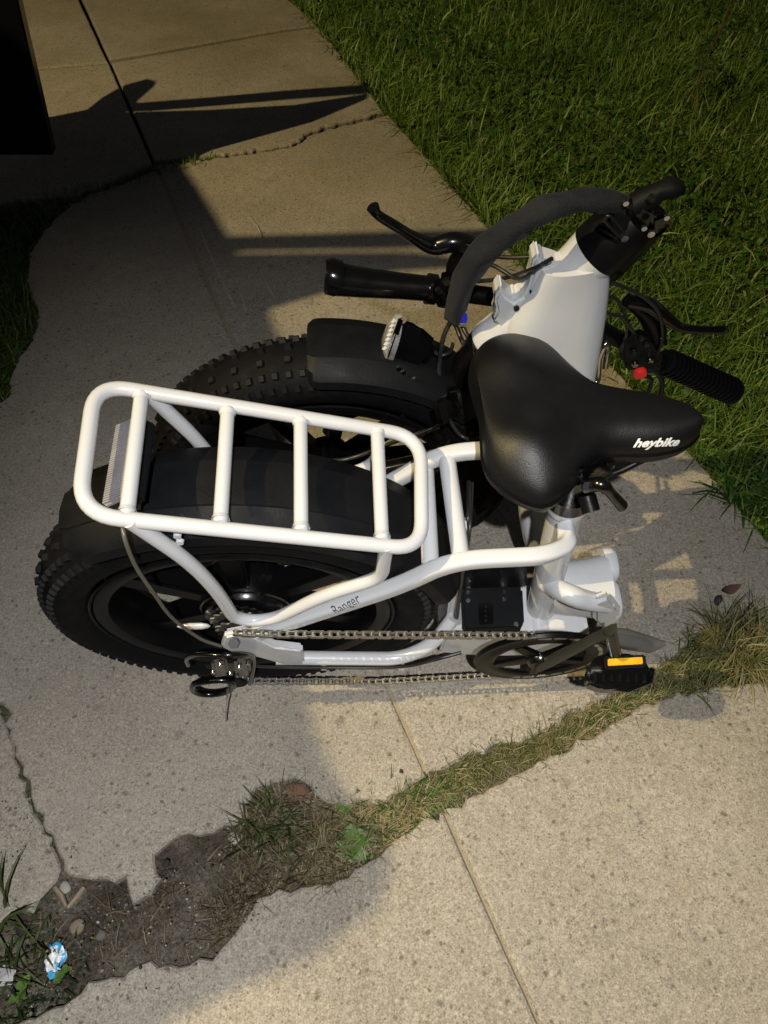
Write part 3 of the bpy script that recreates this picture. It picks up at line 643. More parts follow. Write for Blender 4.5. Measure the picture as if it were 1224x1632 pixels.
# ================================================================== FOLDED BICYCLE
bike = bpy.data.objects.new('folded_bicycle', None); COL.objects.link(bike); bike.location = tuple(O)
tag(bike, 'white folding electric bicycle with fat black tyres, folded up on the sidewalk', 'bicycle')
TW = .047; RW = .287
def wheel(cu, cv, cw, near_dir, phase, nsp, hub_r):
    c = B(cu, cv, cw); q = []
    rim = lathe('wheel', [(.205, -.038), (.200, -.040), (.186, -.036), (.178, -.020), (.176, 0), (.178, .020), (.186, .036), (.200, .040), (.205, .038), (.196, .024), (.192, 0), (.196, -.024)], c, V, rim_black, bike, 72, closed_prof=True)
    prof = []
    for k in range(17):
        a = math.radians(-152 + 304 * k / 16); prof.append((.239 + .0385 * math.cos(a) * (1. if abs(a) < 1.6 else .98), .049 * math.sin(a)))
    lathe('tyre', prof, c, V, rubber, rim, 96)
    # moulded tread: shoulder and centre knobs, one mesh
    vs, fs = [], []
    def knob(th, lat, lu, lv, hgt):
        a = lat; nrm_r, nrm_v = math.cos(a), math.sin(a); R = .239 + .0385 * math.cos(a); hv = .049 * math.sin(a)
        er = U * math.cos(th) + W * math.sin(th); et = -U * math.sin(th) + W * math.cos(th)
        n = er * nrm_r + V * nrm_v; s = -er * nrm_v + V * nrm_r; p = c + er * R + V * hv; k = len(vs)
        for z, q in ((-.002, 1.15), (hgt, .82)):
            for i, j in ((-1, -1), (1, -1), (1, 1), (-1, 1)): vs.append(p + et * i * lu * q + s * j * lv * q + n * z)
        fs.extend([(k + 4, k + 5, k + 6, k + 7)] + [(k + i, k + (i + 1) % 4, k + 4 + (i + 1) % 4, k + 4 + i) for i in range(4)])
    NK = 92
    for i in range(NK):
        th = 2 * math.pi * i / NK; st = 2 * math.pi / NK
        for sgn in (-1, 1):
            knob(th + (0 if sgn > 0 else st / 2), sgn * math.radians(62), .0039, .0050, .0038)
            knob(th + (st / 2 if sgn > 0 else 0), sgn * math.radians(37), .0041, .0046, .0046)
            if i % 2: knob(th, sgn * math.radians(13), .0046, .0046, .0046)
    o = from_py('tread', vs, fs, knob_rubber, rim, smooth=False); tag(o, kind='stuff')
    # flat cast spokes
    for i in range(nsp):
        a = phase + 2 * math.pi * i / nsp; er = U * math.cos(a) + W * math.sin(a); et = -U * math.sin(a) + W * math.cos(a)
        hw = .015 if nsp < 8 else .009
        hull('spoke', [c + er * r + et * s * k + V * v for r, k, z in ((hub_r * .8, hw * .85, .02), (.185, hw * 1.25, .014)) for s in (-1, 1) for v in (-z, z)], rim_black, rim, .004)
    hub = lathe('hub', [(0, -.055), (.012, -.055), (.014, -.045), (hub_r * .55, -.040), (hub_r * .92, -.034), (hub_r, -.026), (hub_r, .026), (hub_r * .92, .034), (hub_r * .5, .040), (.014, .045), (0, .055)], c, V, black_gloss, rim, 48)
    for k in (-.025, .025): lathe('hub_ring', [(hub_r + .0005, -.0015), (hub_r + .003, 0), (hub_r + .0005, .0015)], c + V * k, V, black_gloss, hub, 40)
    return rim, c
rear, rc = wheel(.008, 0, RW, 1, math.radians(30), 6, .062)
front, fc = wheel(.125, .24, .25, 1, .15, 10, .035)
# rim groove highlights and side rings
for rimo, c in ((rear, rc), (front, fc)):
    for s in (-1, 1): lathe('bead_ring', [(.207, 0), (.209, .0015), (.211, 0)], c + V * s * .0395, V, black_satin, rimo, 72)
# white sidewall marks on the rear tyre
def mudguard(c, r, half, a0, a1, lip):
    n = 40; vs, fs = [], []
    prof = [(-half, -lip), (-half * .98, -lip * .35), (-half * .86, 0.0), (-half * .48, .009), (-half * .46, .011), (0, .0135), (half * .46, .011), (half * .48, .009), (half * .86, 0.), (half * .98, -lip * .35), (half, -lip)]
    K = len(prof)
    for i in range(n + 1):
        a = a0 + (a1 - a0) * i / n; er = U * math.cos(a) + W * math.sin(a); tp = 1.
        d = min(i, n - i) / 2.5
        if d < 1: tp = .80 + .2 * math.sqrt(max(0, 1 - (1 - d) ** 2))
        for v, h in prof: vs.append(c + er * (r + h) + V * v * tp)
    for i in range(n):
        for k in range(K - 1): fs.append((i * K + k, i * K + k + 1, (i + 1) * K + k + 1, (i + 1) * K + k))
    o = from_py('mudguard', vs, fs, black_plastic, bike); s = o.modifiers.new('thick', 'SOLIDIFY'); s.thickness = .003; s.offset = 0; sharp(o, 30); return o
mg = mudguard(rc, .298, .059, math.radians(124), math.radians(12), .024); tag(mg, 'long black mudguard over the rear wheel')
mg2 = mudguard(fc, .287, .055, math.radians(92), math.radians(40), .02); tag(mg2, 'short black mudguard over the front wheel')
mg3 = mudguard(fc, .296, .050, math.radians(38), math.radians(-32), .012); tag(mg3, 'lower black mudguard behind the fork')
# end cap band on the front mudguard
# -------- rack
RS = -.30
def RP(px, py, dw=0.): return PW(px, py, .641 + dw, RS)
TR = .0082
far_px = [(640, 690), (600, 682), (480, 665), (360, 650), (228, 627)]
loop = [RP(660, 697), RP(652, 688), RP(600, 681), RP(480, 664), RP(360, 648), RP(225, 626), RP(178, 622), RP(153, 645), RP(128, 760), RP(132, 800), RP(160, 822), RP(205, 828), RP(350, 838), RP(480, 852), RP(600, 866), RP(655, 868), RP(668, 838), RP(667, 760)]
corner = [RP(664, 688), RP(160, 612), RP(118, 822), RP(672, 880)]
pts = fillet([RP(671, 696), RP(152, 612), RP(124, 820), RP(672, 876)], [.040, .036, .040, .034], 9, closed=True)
rack = tube('rack', pts, TR, white, bike, 14, closed=True)
for a, b in (((226, 626), (202, 823)), ((363, 652), (351, 835)), ((479, 668), (480, 848)), ((601, 684), (609, 862))):
    A, Bb = RP(*a), RP(*b); cb = tube('crossbar', [A, Bb], .0078, white, rack, 14)
    for q in (A, Bb):
        d = (Bb - A) / np.linalg.norm(Bb - A) * (1 if q is A else -1)
        tube('weld_bead', [q + d * .0045, q + d * .0095], [.0098, .0082], white, cb, 12, caps=False)
def stay(vn, s):
    # tail of the rack down to the dropout, along the seat stay and back up to the rack front
    P = [RP(215, 838), RP(260, 858)] if s < 0 else [RP(238, 632), RP(262, 640)]
    near = [PV(206, 829, vn), PV(300, 893, vn), PV(345, 940, vn), PV(372, 983, vn), PV(402, 990, vn), PV(440, 985, vn), PV(520, 947, vn), PV(608, 920, vn), PV(616, 868, vn)]
    uv = [uvw(p) for p in near]
    if s > 0: near = [B(p[0], -p[1], p[2]) for p in uv]
    pts = fillet(near[:-1] + [near[-1] if s < 0 else near[-2] + (near[-1] - near[-2]) * .55], [0, .05, .045, .030, .03, .03, .03, .022, 0], 6)
    return tube('rack_stay', pts, .0083, white, rack, 14)
stay(-.078, -1); stay(-.078, 1)
# crossbar gusset screws on the rear stay
for px, py in ((283, 851), (287, 861)): lathe('screw', [(0, .004), (.004, .004), (.0045, 0)], PV(px, py, -.070), -V, white, rack, 12)
# ribbed tail reflector under the rack end
A, Bt = PW(204, 674, .612, RS), PW(183, 800, .612, RS)
ax = (Bt - A); ln = np.linalg.norm(ax); ax /= ln; ax_up = W * .75 - U * .66; sidev = np.cross(ax, ax_up); sidev /= np.linalg.norm(sidev)
tl = box('tail_light', (A + Bt) / 2 - ax_up * .006 + U * .010, ax * ln * .5, np.cross(ax, sidev) * .010, sidev * .014, black_plastic, bike, .003)
lens_c = (A + Bt) / 2 - U * .001 + W * .004
for k in range(34):
    p = A + ax * ln * (k + .5) / 34; hull('lens_rib', [p + ax * i * ln / 34 * .36 + (U * .0125 + W * .008 - V * .001) * j + (-U * .5 + W * .85) * h for i in (-1, 1) for j in (-1, 1) for h in (0, .004)], lens_m, tl, 0)
hull('lens', [p + (U * .0128 + W * .0082) * j + (-U * .5 + W * .85) * h for p in (A, Bt) for j in (-1, 1) for h in (-.004, .0012)], lens_m, tl, .001)
# tail light wire
tube('tail_wire', catmull([PV(194, 828, -.060), PV(200, 862, -.080), PV(218, 905, -.085), PV(245, 945, -.085), PV(275, 985, -.080), PV(318, 1017, -.08), PV(352, 1030, -.08)], 8), .0024, wire_m, bike, 8)

# -------- rear frame
def sq_tube(name, pts, r, m, par, sec=4.2, r2=None, bend=.05):
    return tube(name, fillet(pts, bend, 6), r, m, par, 20, sq=sec, ref=V, r2=r2)
stays = []
base = [PV(372, 1026, -.073), PV(430, 1002, -.073), PV(640, 932, -.073), PV(720, 893, -.073), PV(868, 886, -.073), PV(905, 870, -.055), PV(902, 838, -.026)]
st = tube('seat_stay', fillet(base, [0, .02, .05, .05, .05, .028, 0], 8), [.0098] * 6, white, bike, 24, sq=3.6, ref=V)
uv = [uvw(p) for p in base]
far = [B(p[0], -p[1], p[2]) for p in uv]
st2 = tube('seat_stay', fillet(far, [0, .02, .05, .05, .05, .028, 0], 8), [.0098] * 6, white, bike, 24, sq=3.6, ref=V)
for px, py in ((686, 902), (734, 886)):
    a = PV(px, py, -.066); q = uvw(a); tube('stay_bridge', [a, B(q[0] + (.004 if px < 700 else -.004), .066, q[2] - .002)], .0105, white, st, 16)
# chain stay with dropout plate
cs = [PV(365, 1032, -.073), PV(400, 1036, -.073), PV(440, 1048, -.073), PV(640, 1050, -.073), PV(692, 1025, -.060), PV(722, 985, -.036)]
cst = tube('chain_stay', fillet(cs[2:], [0, .05, .04, 0], 8), .0108, white, bike, 16)
uvc = [uvw(p) for p in cs[2:]]
tube('chain_stay', fillet([B(p[0], -p[1], p[2]) for p in uvc], [0, .05, .04, 0], 8), .0108, white, bike, 16)
prism('dropout', [PV(*p, -.084) for p in ((358, 1016), (388, 1010), (412, 1020), (440, 1033), (482, 1038), (486, 1060), (452, 1060), (410, 1048), (372, 1042), (352, 1032))], V * .013, white, bike, .003)
prism('dropout', [B(uvw(PV(*p, -.084))[0], .075, uvw(PV(*p, -.084))[2]) for p in ((358, 1016), (388, 1010), (412, 1020), (440, 1033), (482, 1038), (486, 1060), (452, 1060), (410, 1048), (372, 1042), (352, 1032))], V * .013, white, bike, .003)
for px in (516, 639): box('cable_boss', PV(px, 1062, -.076), U * .005, V * .005, W * .006, white, cst, .0015)
tube('brake_line', catmull([PV(440, 1062, -.072), PV(516, 1063, -.078), PV(639, 1062, -.078), PV(690, 1052, -.06), PV(735, 1040, -.05)], 6), .003, cable_m, bike, 8)
# seat tube
stb, stt = uvw(PV(855, 995, 0)), uvw(PV(905, 800, 0))
seat_tube = tube('seat_tube', [B(*stb), B(*stt)], [.0225, .0215], white, bike, 28)
tube('seat_tube_collar', [B(*(stt - (stt - stb) * .02)), B(*(stt + (stt - stb) * .04))], .0245, white, seat_tube, 28)
# rear half of the folding beam: upper shell, brace, lower box, hinge face
c1, c2 = uvw(PV(878, 938, 0)), uvw(PV(955, 936, 0))
shell = loft('beam', [ring(B(*(c1 + (c2 - c1) * t)), W * hh, V * vv, 32, pp_) for t, hh, vv, pp_ in ((0, .062, .030, 2.4), (.3, .056, .034, 2.5), (.65, .048, .039, 2.7), (1., .046, .044, 3.), (1.1, .046, .045, 3.))], white, bike)
for dv, dw, hv_, hw_ in ((.026, .012, .026, .030), (-.022, -.012, .030, .036)):
    cq = B(c2[0] + .012, dv, c2[2] + dw)
    loft('hinge_flange', [ring(cq + U * x, W * hw_ * k, V * hv_ * k, 28, 3.2) for x, k in ((-.008, .96), (-.004, 1.0), (.006, 1.0), (.010, .93))], white, shell)
tube('beam_brace', catmull([PV(872, 930, -.012), PV(905, 946, -.040), PV(935, 957, -.046), PV(968, 962, -.044)], 6), [.014, .0145, .014], white, bike, 20)
prism('hinge_lug', [PV(*p, -.056) for p in ((946, 962), (972, 952), (990, 975), (986, 1000), (962, 1006), (946, 990))], V * .014, white, bike, .006)
tube('hinge_pin', [PV(905, 868, .012), PV(905, 868, .020)], .01, black_satin, bike, 12)
# bottom bracket shell and white guard under it
tube('bottom_bracket', [PV(858, 1012, -.038), PV(858, 1012, -.038) + V * .076], .024, white, bike, 24)
prism('battery_floor', [PV(*p, -.045) for p in ((700, 1040), (712, 1012), (790, 1018), (850, 1012), (940, 1010), (930, 1030), (860, 1045), (770, 1046))], V * .08, white, bike, .003)
prism('motor_bracket', [PV(*p, -.028) for p in ((718, 940), (732, 936), (738, 1008), (700, 1008), (712, 985))], V * .05, white, bike, .003)
# controller box
top_w = .215
cb = hull('controller_box', [PW(*p, top_w) - W * d for p in ((736, 940), (742, 935), (826, 932), (833, 938), (836, 992), (828, 1000), (744, 1004), (738, 998)) for d in (0, .06)], black_plastic, bike, .003)
for p in ((746, 945), (746, 958), (803, 944), (803, 956), (822, 995)):
    lathe('screw', [(0, .0022), (.0035, .0022), (.0045, 0)], PW(*p, top_w + .0005), W, chrome, cb, 12)
hull('connector_plate', [PW(*p, top_w + .001) + W * d for p in ((762, 962), (785, 961), (786, 995), (764, 997)) for d in (0, .004)], black_gloss, cb, .001)
for k in range(4): lathe('pin_hole', [(0, .001), (.0018, .001), (.002, 0)], PW(774, 967 + 7.5 * k, top_w + .006), W, dark_steel, cb, 10)
hull('cable_block', [PV(*p, v) for p in ((728, 905), (838, 900), (842, 935), (732, 938)) for v in (.02, .05)], black_satin, bike, .004)
# white frame panel seen behind the seat tube: foot of the front half
# -------- front half: head tube and tapered main beam
HV = .215
ht_t, ht_b = PV(953, 398, HV), PV(776, 548, HV)
hd = (ht_t - ht_b) / np.linalg.norm(ht_t - ht_b)
head = tube('head_tube', [ht_b + hd * s * np.linalg.norm(ht_t - ht_b) for s in (0, .03, .12, .3, .6, .85, .97, 1)], [.0255, .0275, .027, .026, .027, .029, .0315, .0315], white, bike, 32)
def sec(l, r, y, v, tv, yl=None, yr=None, p=3.):
    a, b = PV(l, y if yl is None else yl, v), PV(r, y if yr is None else yr, v); return ring((a + b) / 2, (b - a) / 2, V * tv, 32, p)
secs = [sec(862, 968, 0, HV - .012, .020, 425, 412, 2.6), sec(834, 970, 0, HV - .008, .027, 470, 438, 3.0), sec(800, 964, 0, HV - .006, .036, 520, 490, 3.2), sec(806, 952, 0, HV - .012, .038, 585, 560, 3.3), sec(822, 938, 0, HV - .025, .037, 650, 630, 3.6), sec(828, 918, 730, .165, .037), sec(826, 898, 800, .14, .036), sec(830, 892, 840, .125, .036), sec(838, 886, 868, .12, .034)]
rings = []
for k in range(len(secs[0])):
    pass
cols = [catmull([np.array(s[k]) for s in secs], 4) for k in range(len(secs[0]))]
rings = [[c[i] for c in cols] for i in range(len(cols[0]))]
beam2 = loft('front_beam', rings, white, bike)
# ragged weld lugs and cable ports on the head tube
prism('hinge_lug', [PV(*p, HV - .016) for p in ((786, 512), (792, 496), (788, 480), (793, 468), (800, 461), (806, 474), (820, 483), (834, 475), (843, 457), (849, 436), (847, 424), (852, 414), (859, 408), (864, 419), (876, 422), (900, 430), (890, 465), (855, 505), (825, 525), (800, 526))], V * .030, white, bike, .007, 3)
for px, py in ((823, 490), (833, 490), (842, 480), (848, 464)): lathe('port_screw', [(0, .003), (.003, .003), (.0035, 0)], PV(px, py, HV - .0165), -V, dark_steel, bike, 10)

# -------- cassette, chain, crankset
CV = -.088
axle = B(uvw(PV(377, 1020, -.08))[0], 0, uvw(PV(377, 1020, -.08))[2])
ac = uvw(PV(372, 1012, -.075))
for i, r in enumerate((.038, .034, .030, .026, .022)):
    vs, fs = [], []
    nt_ = int(r * 2 * math.pi / .0127) ; n = nt_ * 4; c = B(ac[0] * .5 + 0, -.045 - .006 * i, ac[2] * .6 + RW * .4)
    ringv = []
    for k in range(n):
        a = 2 * math.pi * k / n; rr = r + (.003 if k % 4 in (0, 1) else -.002); ringv.append(c + (U * math.cos(a) + W * math.sin(a)) * rr)
    prism('sprocket', ringv, V * .002, steel if i % 2 else dark_steel, rear, 0)
cr_c = PV(860, 1046, CV); cc = uvw(cr_c); CR = .0875
chr_ = lathe('chainring', [(CR - .004, -.004), (CR + .009, -.005), (CR + .011, 0), (CR + .009, .003), (CR - .004, .002), (CR - .018, 0), (CR - .020, -.004), (CR - .012, -.006)], cr_c, V, rim_black, bike, 72, closed_prof=True)
vs = []
n = 46 * 4
tooth = lathe('tooth_ring', [(CR - .003, -.001), (CR + .0045, -.0008), (CR + .0045, .0008), (CR - .003, .001)], cr_c + V * .0005, V, dark_steel, chr_, 92, closed_prof=True)
for i in range(5):
    a = math.radians(55 + 72 * i); er = U * math.cos(a) + W * math.sin(a); et = -U * math.sin(a) + W * math.cos(a)
    hull('chainring_arm', [cr_c + er * r + et * s * k + V * v for r, k in ((.0, .013), (.072, .009)) for s in (-1, 1) for v in (-.006, .001)], rim_black, chr_, .003)
lathe('chainring_boss', [(0, -.014), (.017, -.014), (.021, -.008), (.021, 0)], cr_c, V, black_gloss, chr_, 24)
# chain path in the (u, w) plane
p_tl, p_tr = uvw(PV(372, 1008, CV)), None
top_a = math.radians(92); 
path = []
path.append(uvw(PV(376, 1009, CV))[[0, 2]]); path.append(uvw(PV(445, 1011, CV))[[0, 2]])
for k in range(26):
    a = math.radians(96 - k * (192 / 25.)); path.append(np.array([cc[0] + (CR + .0015) * math.cos(a), cc[2] + (CR + .0015) * math.sin(a)]))
path.append(uvw(PV(600, 1087, CV))[[0, 2]]); path.append(uvw(PV(402, 1086, CV))[[0, 2]])
path.append(uvw(PV(372, 1078, CV))[[0, 2]])
path = [np.array(p) for p in path]
seglen = [np.linalg.norm(path[i + 1] - path[i]) for i in range(len(path) - 1)]; cum = np.concatenate(([0], np.cumsum(seglen))); tot = cum[-1]
PITCHC = .0112; nl = int(tot / PITCHC)
def at(s): return np.array([np.interp(s, cum, [p[0] for p in path]), np.interp(s, cum, [p[1] for p in path])])
vs, fs = [], []
for i in range(nl + 1):
    p = at(i * PITCHC); c = B(p[0], CV, p[1]); k = len(vs)
    for j in range(8):
        a = 2 * math.pi * j / 8; d = U * math.cos(a) + W * math.sin(a); vs += [c + d * .0032 - V * .0028, c + d * .0032 + V * .0028]
    fs += [(k + 2 * j, k + 2 * ((j + 1) % 8), k + 2 * ((j + 1) % 8) + 1, k + 2 * j + 1) for j in range(8)]
chain = from_py('chain', vs, fs, steel, bike)
def plate_mesh(off, name):
    vs, fs = [], []; n = 12
    prof = []
    for k in range(n):
        a = 2 * math.pi * k / n; x = math.cos(a) * .0045 + (PITCHC / 2 if math.cos(a) > 0 else -PITCHC / 2) * .95; y = math.sin(a) * .0043; 
        if abs(math.cos(a)) < .3: y *= .72
        prof.append((x, y))
    for s in (-1, 1):
        b0 = len(vs)
        for z in (0, .0011):
            for x, y in prof: vs.append((x, s * (off + z), y))
        fs += [tuple(b0 + i for i in range(n)), tuple(b0 + n + i for i in range(n))] + [(b0 + i, b0 + (i + 1) % n, b0 + n + (i + 1) % n, b0 + n + i) for i in range(n)]
    me = bpy.data.meshes.new(name); me.from_pydata(vs, [], fs); me.materials.append(steel); bm = bmesh.new(); bm.from_mesh(me); bmesh.ops.recalc_face_normals(bm, faces=bm.faces); bm.to_mesh(me); bm.free(); return me
pm = [plate_mesh(.0022, 'inner_plates'), plate_mesh(.0035, 'outer_plates')]
for i in range(nl):
    p, q = at(i * PITCHC), at((i + 1) * PITCHC); d = q - p; d /= np.linalg.norm(d) + 1e-9; X = U * d[0] + W * d[1]; Y = V; Z = np.cross(X, Y); m_ = (p + q) / 2
    o = bpy.data.objects.new('chain_link', pm[i % 2]); COL.objects.link(o); o.parent = chain
    c = B(m_[0], CV, m_[1]); o.matrix_local = Matrix(((X[0], Y[0], Z[0], c[0]), (X[1], Y[1], Z[1], c[1]), (X[2], Y[2], Z[2], c[2]), (0, 0, 0, 1)))
# crank and pedal
ce = PV(972, 1006, -.104); cb0 = cr_c - V * .014
arm = loft('crank_arm', [ring(p, ax_ * hw, V * t_, 20, 2.8) for p, ax_, hw, t_ in ((cb0 - (ce - cb0) * .09, W, .009, .007), (cb0, W, .0145, .008), (cb0 + (ce - cb0) * .2, W, .0145, .0085), (cb0 + (ce - cb0) * .55, W, .0125, .0075), (cb0 + (ce - cb0) * .85, W, .0125, .0075), (ce, W, .0135, .0075), (ce + (ce - cb0) * .07, W, .009, .006))], grey_alloy, bike)
tip = loft('crank_tip', [ring(p, W * hw, V * t_, 16, 2.6) for p, hw, t_ in ((PV(962, 1012, -.094), .014, .010), (PV(1000, 1019, -.094), .016, .014), (PV(1035, 1027, -.094), .013, .012), (PV(1060, 1026, -.094), .003, .003))], mat('grey_resin', (.10, .10, .095), .5, noise=.3, nscale=40), bike)
tag(tip, 'grey wedge-shaped lever beside the pedal')
tube('pedal_axle', [ce, PV(980, 1040, -.118)], .0085, black_gloss, bike, 14)
pw_ = uvw(PV(982, 1060, -.126))[2]
pp = [(938, 1062), (950, 1045), (968, 1040), (1000, 1040), (1026, 1046), (1039, 1068), (1036, 1086), (1000, 1096), (960, 1098), (936, 1088)]
ped = hull('pedal', [PW(*p, pw_ + .002) - W * d for p in pp for d in (0, .026)], black_gloss, bike, .004)
hull('reflector_mount', [PW(*p, pw_ + .004) + W * d for p in ((962, 1047), (1028, 1044), (1029, 1064), (964, 1068)) for d in (-.002, .004)], black_plastic, ped, .002)
rfl = hull('reflector', [PW(*p, pw_ + .0085) + W * d for p in ((968, 1051), (1023, 1048), (1024, 1059), (968, 1062)) for d in (0, .0035)], amber, ped, .001)
for k in range(7):
    px = 948 + 13 * k; hull('pedal_tooth', [PW(px + i, 1082 + j, pw_ + .003) + W * d for i in (-3, 3) for j in (-6, 6) for d in (0, .004)], black_satin, ped, .0008)
tube('pedal_cage', [PW(*p, pw_ - .008) for p in ((938, 1062), (944, 1092), (1000, 1100), (1036, 1086), (1040, 1066))], .004, black_gloss, ped, 8)
# silver spoke reflector
sr = PV(310, 998, -.045); loft('spoke_reflector', [ring(sr + U * x * 1.0 - W * x * .06, W * h, V * t_, 16) for x, h, t_ in ((-.024, .0008, .0008), (-.018, .004, .003), (-.006, .0068, .0045), (.010, .007, .0045), (.018, .005, .003), (.022, .001, .001))], silver_refl, rear)

# -------- derailleur
der = hull('derailleur', [PV(*p, v) for p in ((336, 1050), (360, 1046), (366, 1076), (340, 1080)) for v in (-.105, -.085)], black_gloss, bike, .004)
hull('derailleur_knuckle', [PV(*p, v) for p in ((372, 1048), (398, 1046), (402, 1076), (376, 1080)) for v in (-.106, -.086)], black_gloss, der, .005)
hull('derailleur_link', [PV(*p, v) for p in ((352, 1056), (392, 1056), (392, 1070), (352, 1070)) for v in (-.100, -.092)], dark_steel, der, .002)
tube('derailleur_guard', catmull([PV(300, 1060, -.085), PV(298, 1050, -.095), (PV(315, 1043, -.105)), PV(350, 1044, -.112), PV(385, 1044, -.11), PV(404, 1050, -.10), PV(402, 1074, -.10), PV(398, 1090, -.10)], 6), .0032, black_gloss, der, 10)
tube('derailleur_cage', catmull([PV(*p, -.096) for p in ((310, 1090), (328, 1086), (355, 1084), (372, 1088), (366, 1100), (345, 1106), (322, 1106), (308, 1100))], 4, closed=True), .0050, black_gloss, der, 10, closed=True)
for px, py in ((378, 1088), (345, 1060)): lathe('jockey_wheel', [(0, -.003), (.014, -.003), (.016, 0), (.014, .003), (0, .003)], PV(px, py, -.094), V, black_plastic, der, 20)
for px, py in ((352, 1058), (382, 1062), (368, 1072), (340, 1070), (395, 1056)): lathe('screw', [(0, .003), (.003, .003), (.0035, 0)], PV(px, py, -.107), -V, chrome, der, 10)
tube('axle_nut', [PV(374, 1022, -.086), PV(372, 1026, -.096)], .0075, dark_steel, bike, 6)
tube('cable_end', catmull([PV(363, 1098, -.10), PV(362, 1112, -.112), PV(360, 1128, -.118), PV(360, 1150, -.125)], 4), .0012, chrome, bike, 6)
tube('gear_cable', catmull([PV(398, 1050, -.09), PV(405, 1060, -.09), PV(440, 1063, -.088), PV(520, 1064, -.085), PV(640, 1063, -.084), PV(700, 1048, -.06)], 6), .0024, cable_m, bike, 8)

# -------- saddle
SW = .600
def SP(px, py): q = uvw(PW(px, py, SW)); return q[0], q[1]
far_o = [(757, 640), (749, 603), (756, 568), (775, 546), (806, 534), (842, 537), (872, 551), (905, 585), (938, 612), (975, 624), (1020, 632), (1060, 642), (1092, 656), (1108, 672), (1114, 692)]
near_o = [(757, 640), (766, 672), (768, 706), (772, 742), (792, 770), (830, 795), (862, 806), (886, 798), (912, 775), (934, 748), (958, 728), (990, 724), (1035, 724), (1072, 718), (1100, 708), (1114, 692)]
fo_ = np.array([SP(*p) for p in far_o]); no_ = np.array([SP(*p) for p in near_o])
def resample(P, n):
    P = np.array(catmull([np.array([a, b, 0]) for a, b in P], 8))[:, :2]; d = np.concatenate(([0], np.cumsum(np.linalg.norm(np.diff(P, axis=0), axis=1)))); s = np.linspace(0, d[-1], n); return np.stack([np.interp(s, d, P[:, 0]), np.interp(s, d, P[:, 1])], 1)
NS = 40; FO, NO = resample(fo_, NS), resample(no_, NS)
lobes = [(SP(812, 600), .05, .016), (SP(832, 735), .05, .018)]
def s_h(u, v, t):
    e = (1 - abs(t) ** 2.6) ** .55; h = .030 * e
    for (lu, lv), r, a in lobes: h += a * math.exp(-((u - lu) ** 2 + (v - lv) ** 2) / r ** 2 * 1.4) * e
    return h
vs, fs = [], []; NT = 29
for i in range(NS):
    end = min(i, NS - 1 - i) / (NS - 1)
    for k in range(NT):
        tt = -1 + 2 * k / (NT - 1); t = math.copysign(abs(tt) ** .8, tt) if tt else 0
        f = (t + 1) / 2; p = NO[i] * (1 - f) + FO[i] * f
        te = 1 - (1 - abs(t)) * min(1, math.sqrt(max(0, 1 - (1 - min(1, end * 7)) ** 2)))
        vs.append(B(p[0], p[1], SW + s_h(p[0], p[1], min(1, te))))
for i in range(NS - 1):
    for k in range(NT - 1): a = i * NT + k; fs.append((a, a + 1, a + NT + 1, a + NT))
# skirt
perim = [i * NT for i in range(NS)] + [(NS - 1) * NT + k for k in range(1, NT)] + [i * NT + NT - 1 for i in range(NS - 2, -1, -1)] + [k for k in range(NT - 2, 0, -1)]
cen = np.mean([vs[i] for i in perim], 0)
prev = perim
for dz, sc in ((.010, 1.004), (.020, .985), (.026, .94)):
    cur = []
    for i in perim: p = vs[i]; cur.append(len(vs)); vs.append(cen + (p - cen) * sc - W * dz)
    for a in range(len(perim)): b = (a + 1) % len(perim); fs.append((prev[a], prev[b], cur[b], cur[a]))
    prev = cur
fs.append(tuple(prev))
saddle = from_py('saddle', vs, fs, vinyl, bike)
bm = bmesh.new(); bm.from_mesh(saddle.data); bmesh.ops.remove_doubles(bm, verts=bm.verts, dist=.0004); bmesh.ops.recalc_face_normals(bm, faces=bm.faces); bm.to_mesh(saddle.data); bm.free()
for p in saddle.data.polygons: p.use_smooth = True
sm = saddle.modifiers.new('sub', 'SUBSURF'); sm.levels = 1; sm.render_levels = 1
seam = [Vector(tuple(B(p[0], p[1], SW - .003))) for p in list(FO) + list(NO[::-1])[1:-1]]
cx_ = sum(seam, Vector()) / len(seam); tube('saddle_piping', [np.array(cx_ + (p - cx_) * 1.006) for p in seam], .0016, black_satin, saddle, 6, closed=True)
# seat post, clamp and rails
tube('seat_post', [B(*stt), B(*(stt + (stt - stb) * .16))], .0165, black_gloss, bike, 24)
scl = tube('seat_clamp', [B(*(stt + (stt - stb) * .02)), B(*(stt + (stt - stb) * .075))], .0265, black_gloss, bike, 28)
tube('clamp_lever', catmull([PV(935, 775, -.028), PV(958, 772, -.035), PV(972, 786, -.036), PV(990, 806, -.036)], 5), [.0085, .008, .0065, .0075], black_gloss, scl, 14)
tube('clamp_bolt', [PV(935, 790, -.03), PV(942, 815, -.045)], .010, black_satin, scl, 14)
hull('saddle_clamp', [PV(*p, v) for p in ((918, 745), (975, 735), (985, 750), (960, 770), (920, 778)) for v in (-.02, .04)], black_gloss, bike, .006)
for s in (-.02, .02): tube('saddle_rail', catmull([B(.34, .035 + s * 1.5, SW - .02), B(.40, .035 + s, SW - .034), B(.46, .03 + s, SW - .034), B(.50, .03 + s * .5, SW - .02)], 5), .0042, black_satin, bike, 8)
tube('post_bolt', [PV(930, 768, -.02), PV(936, 775, -.035)], .005, chrome, scl, 8)

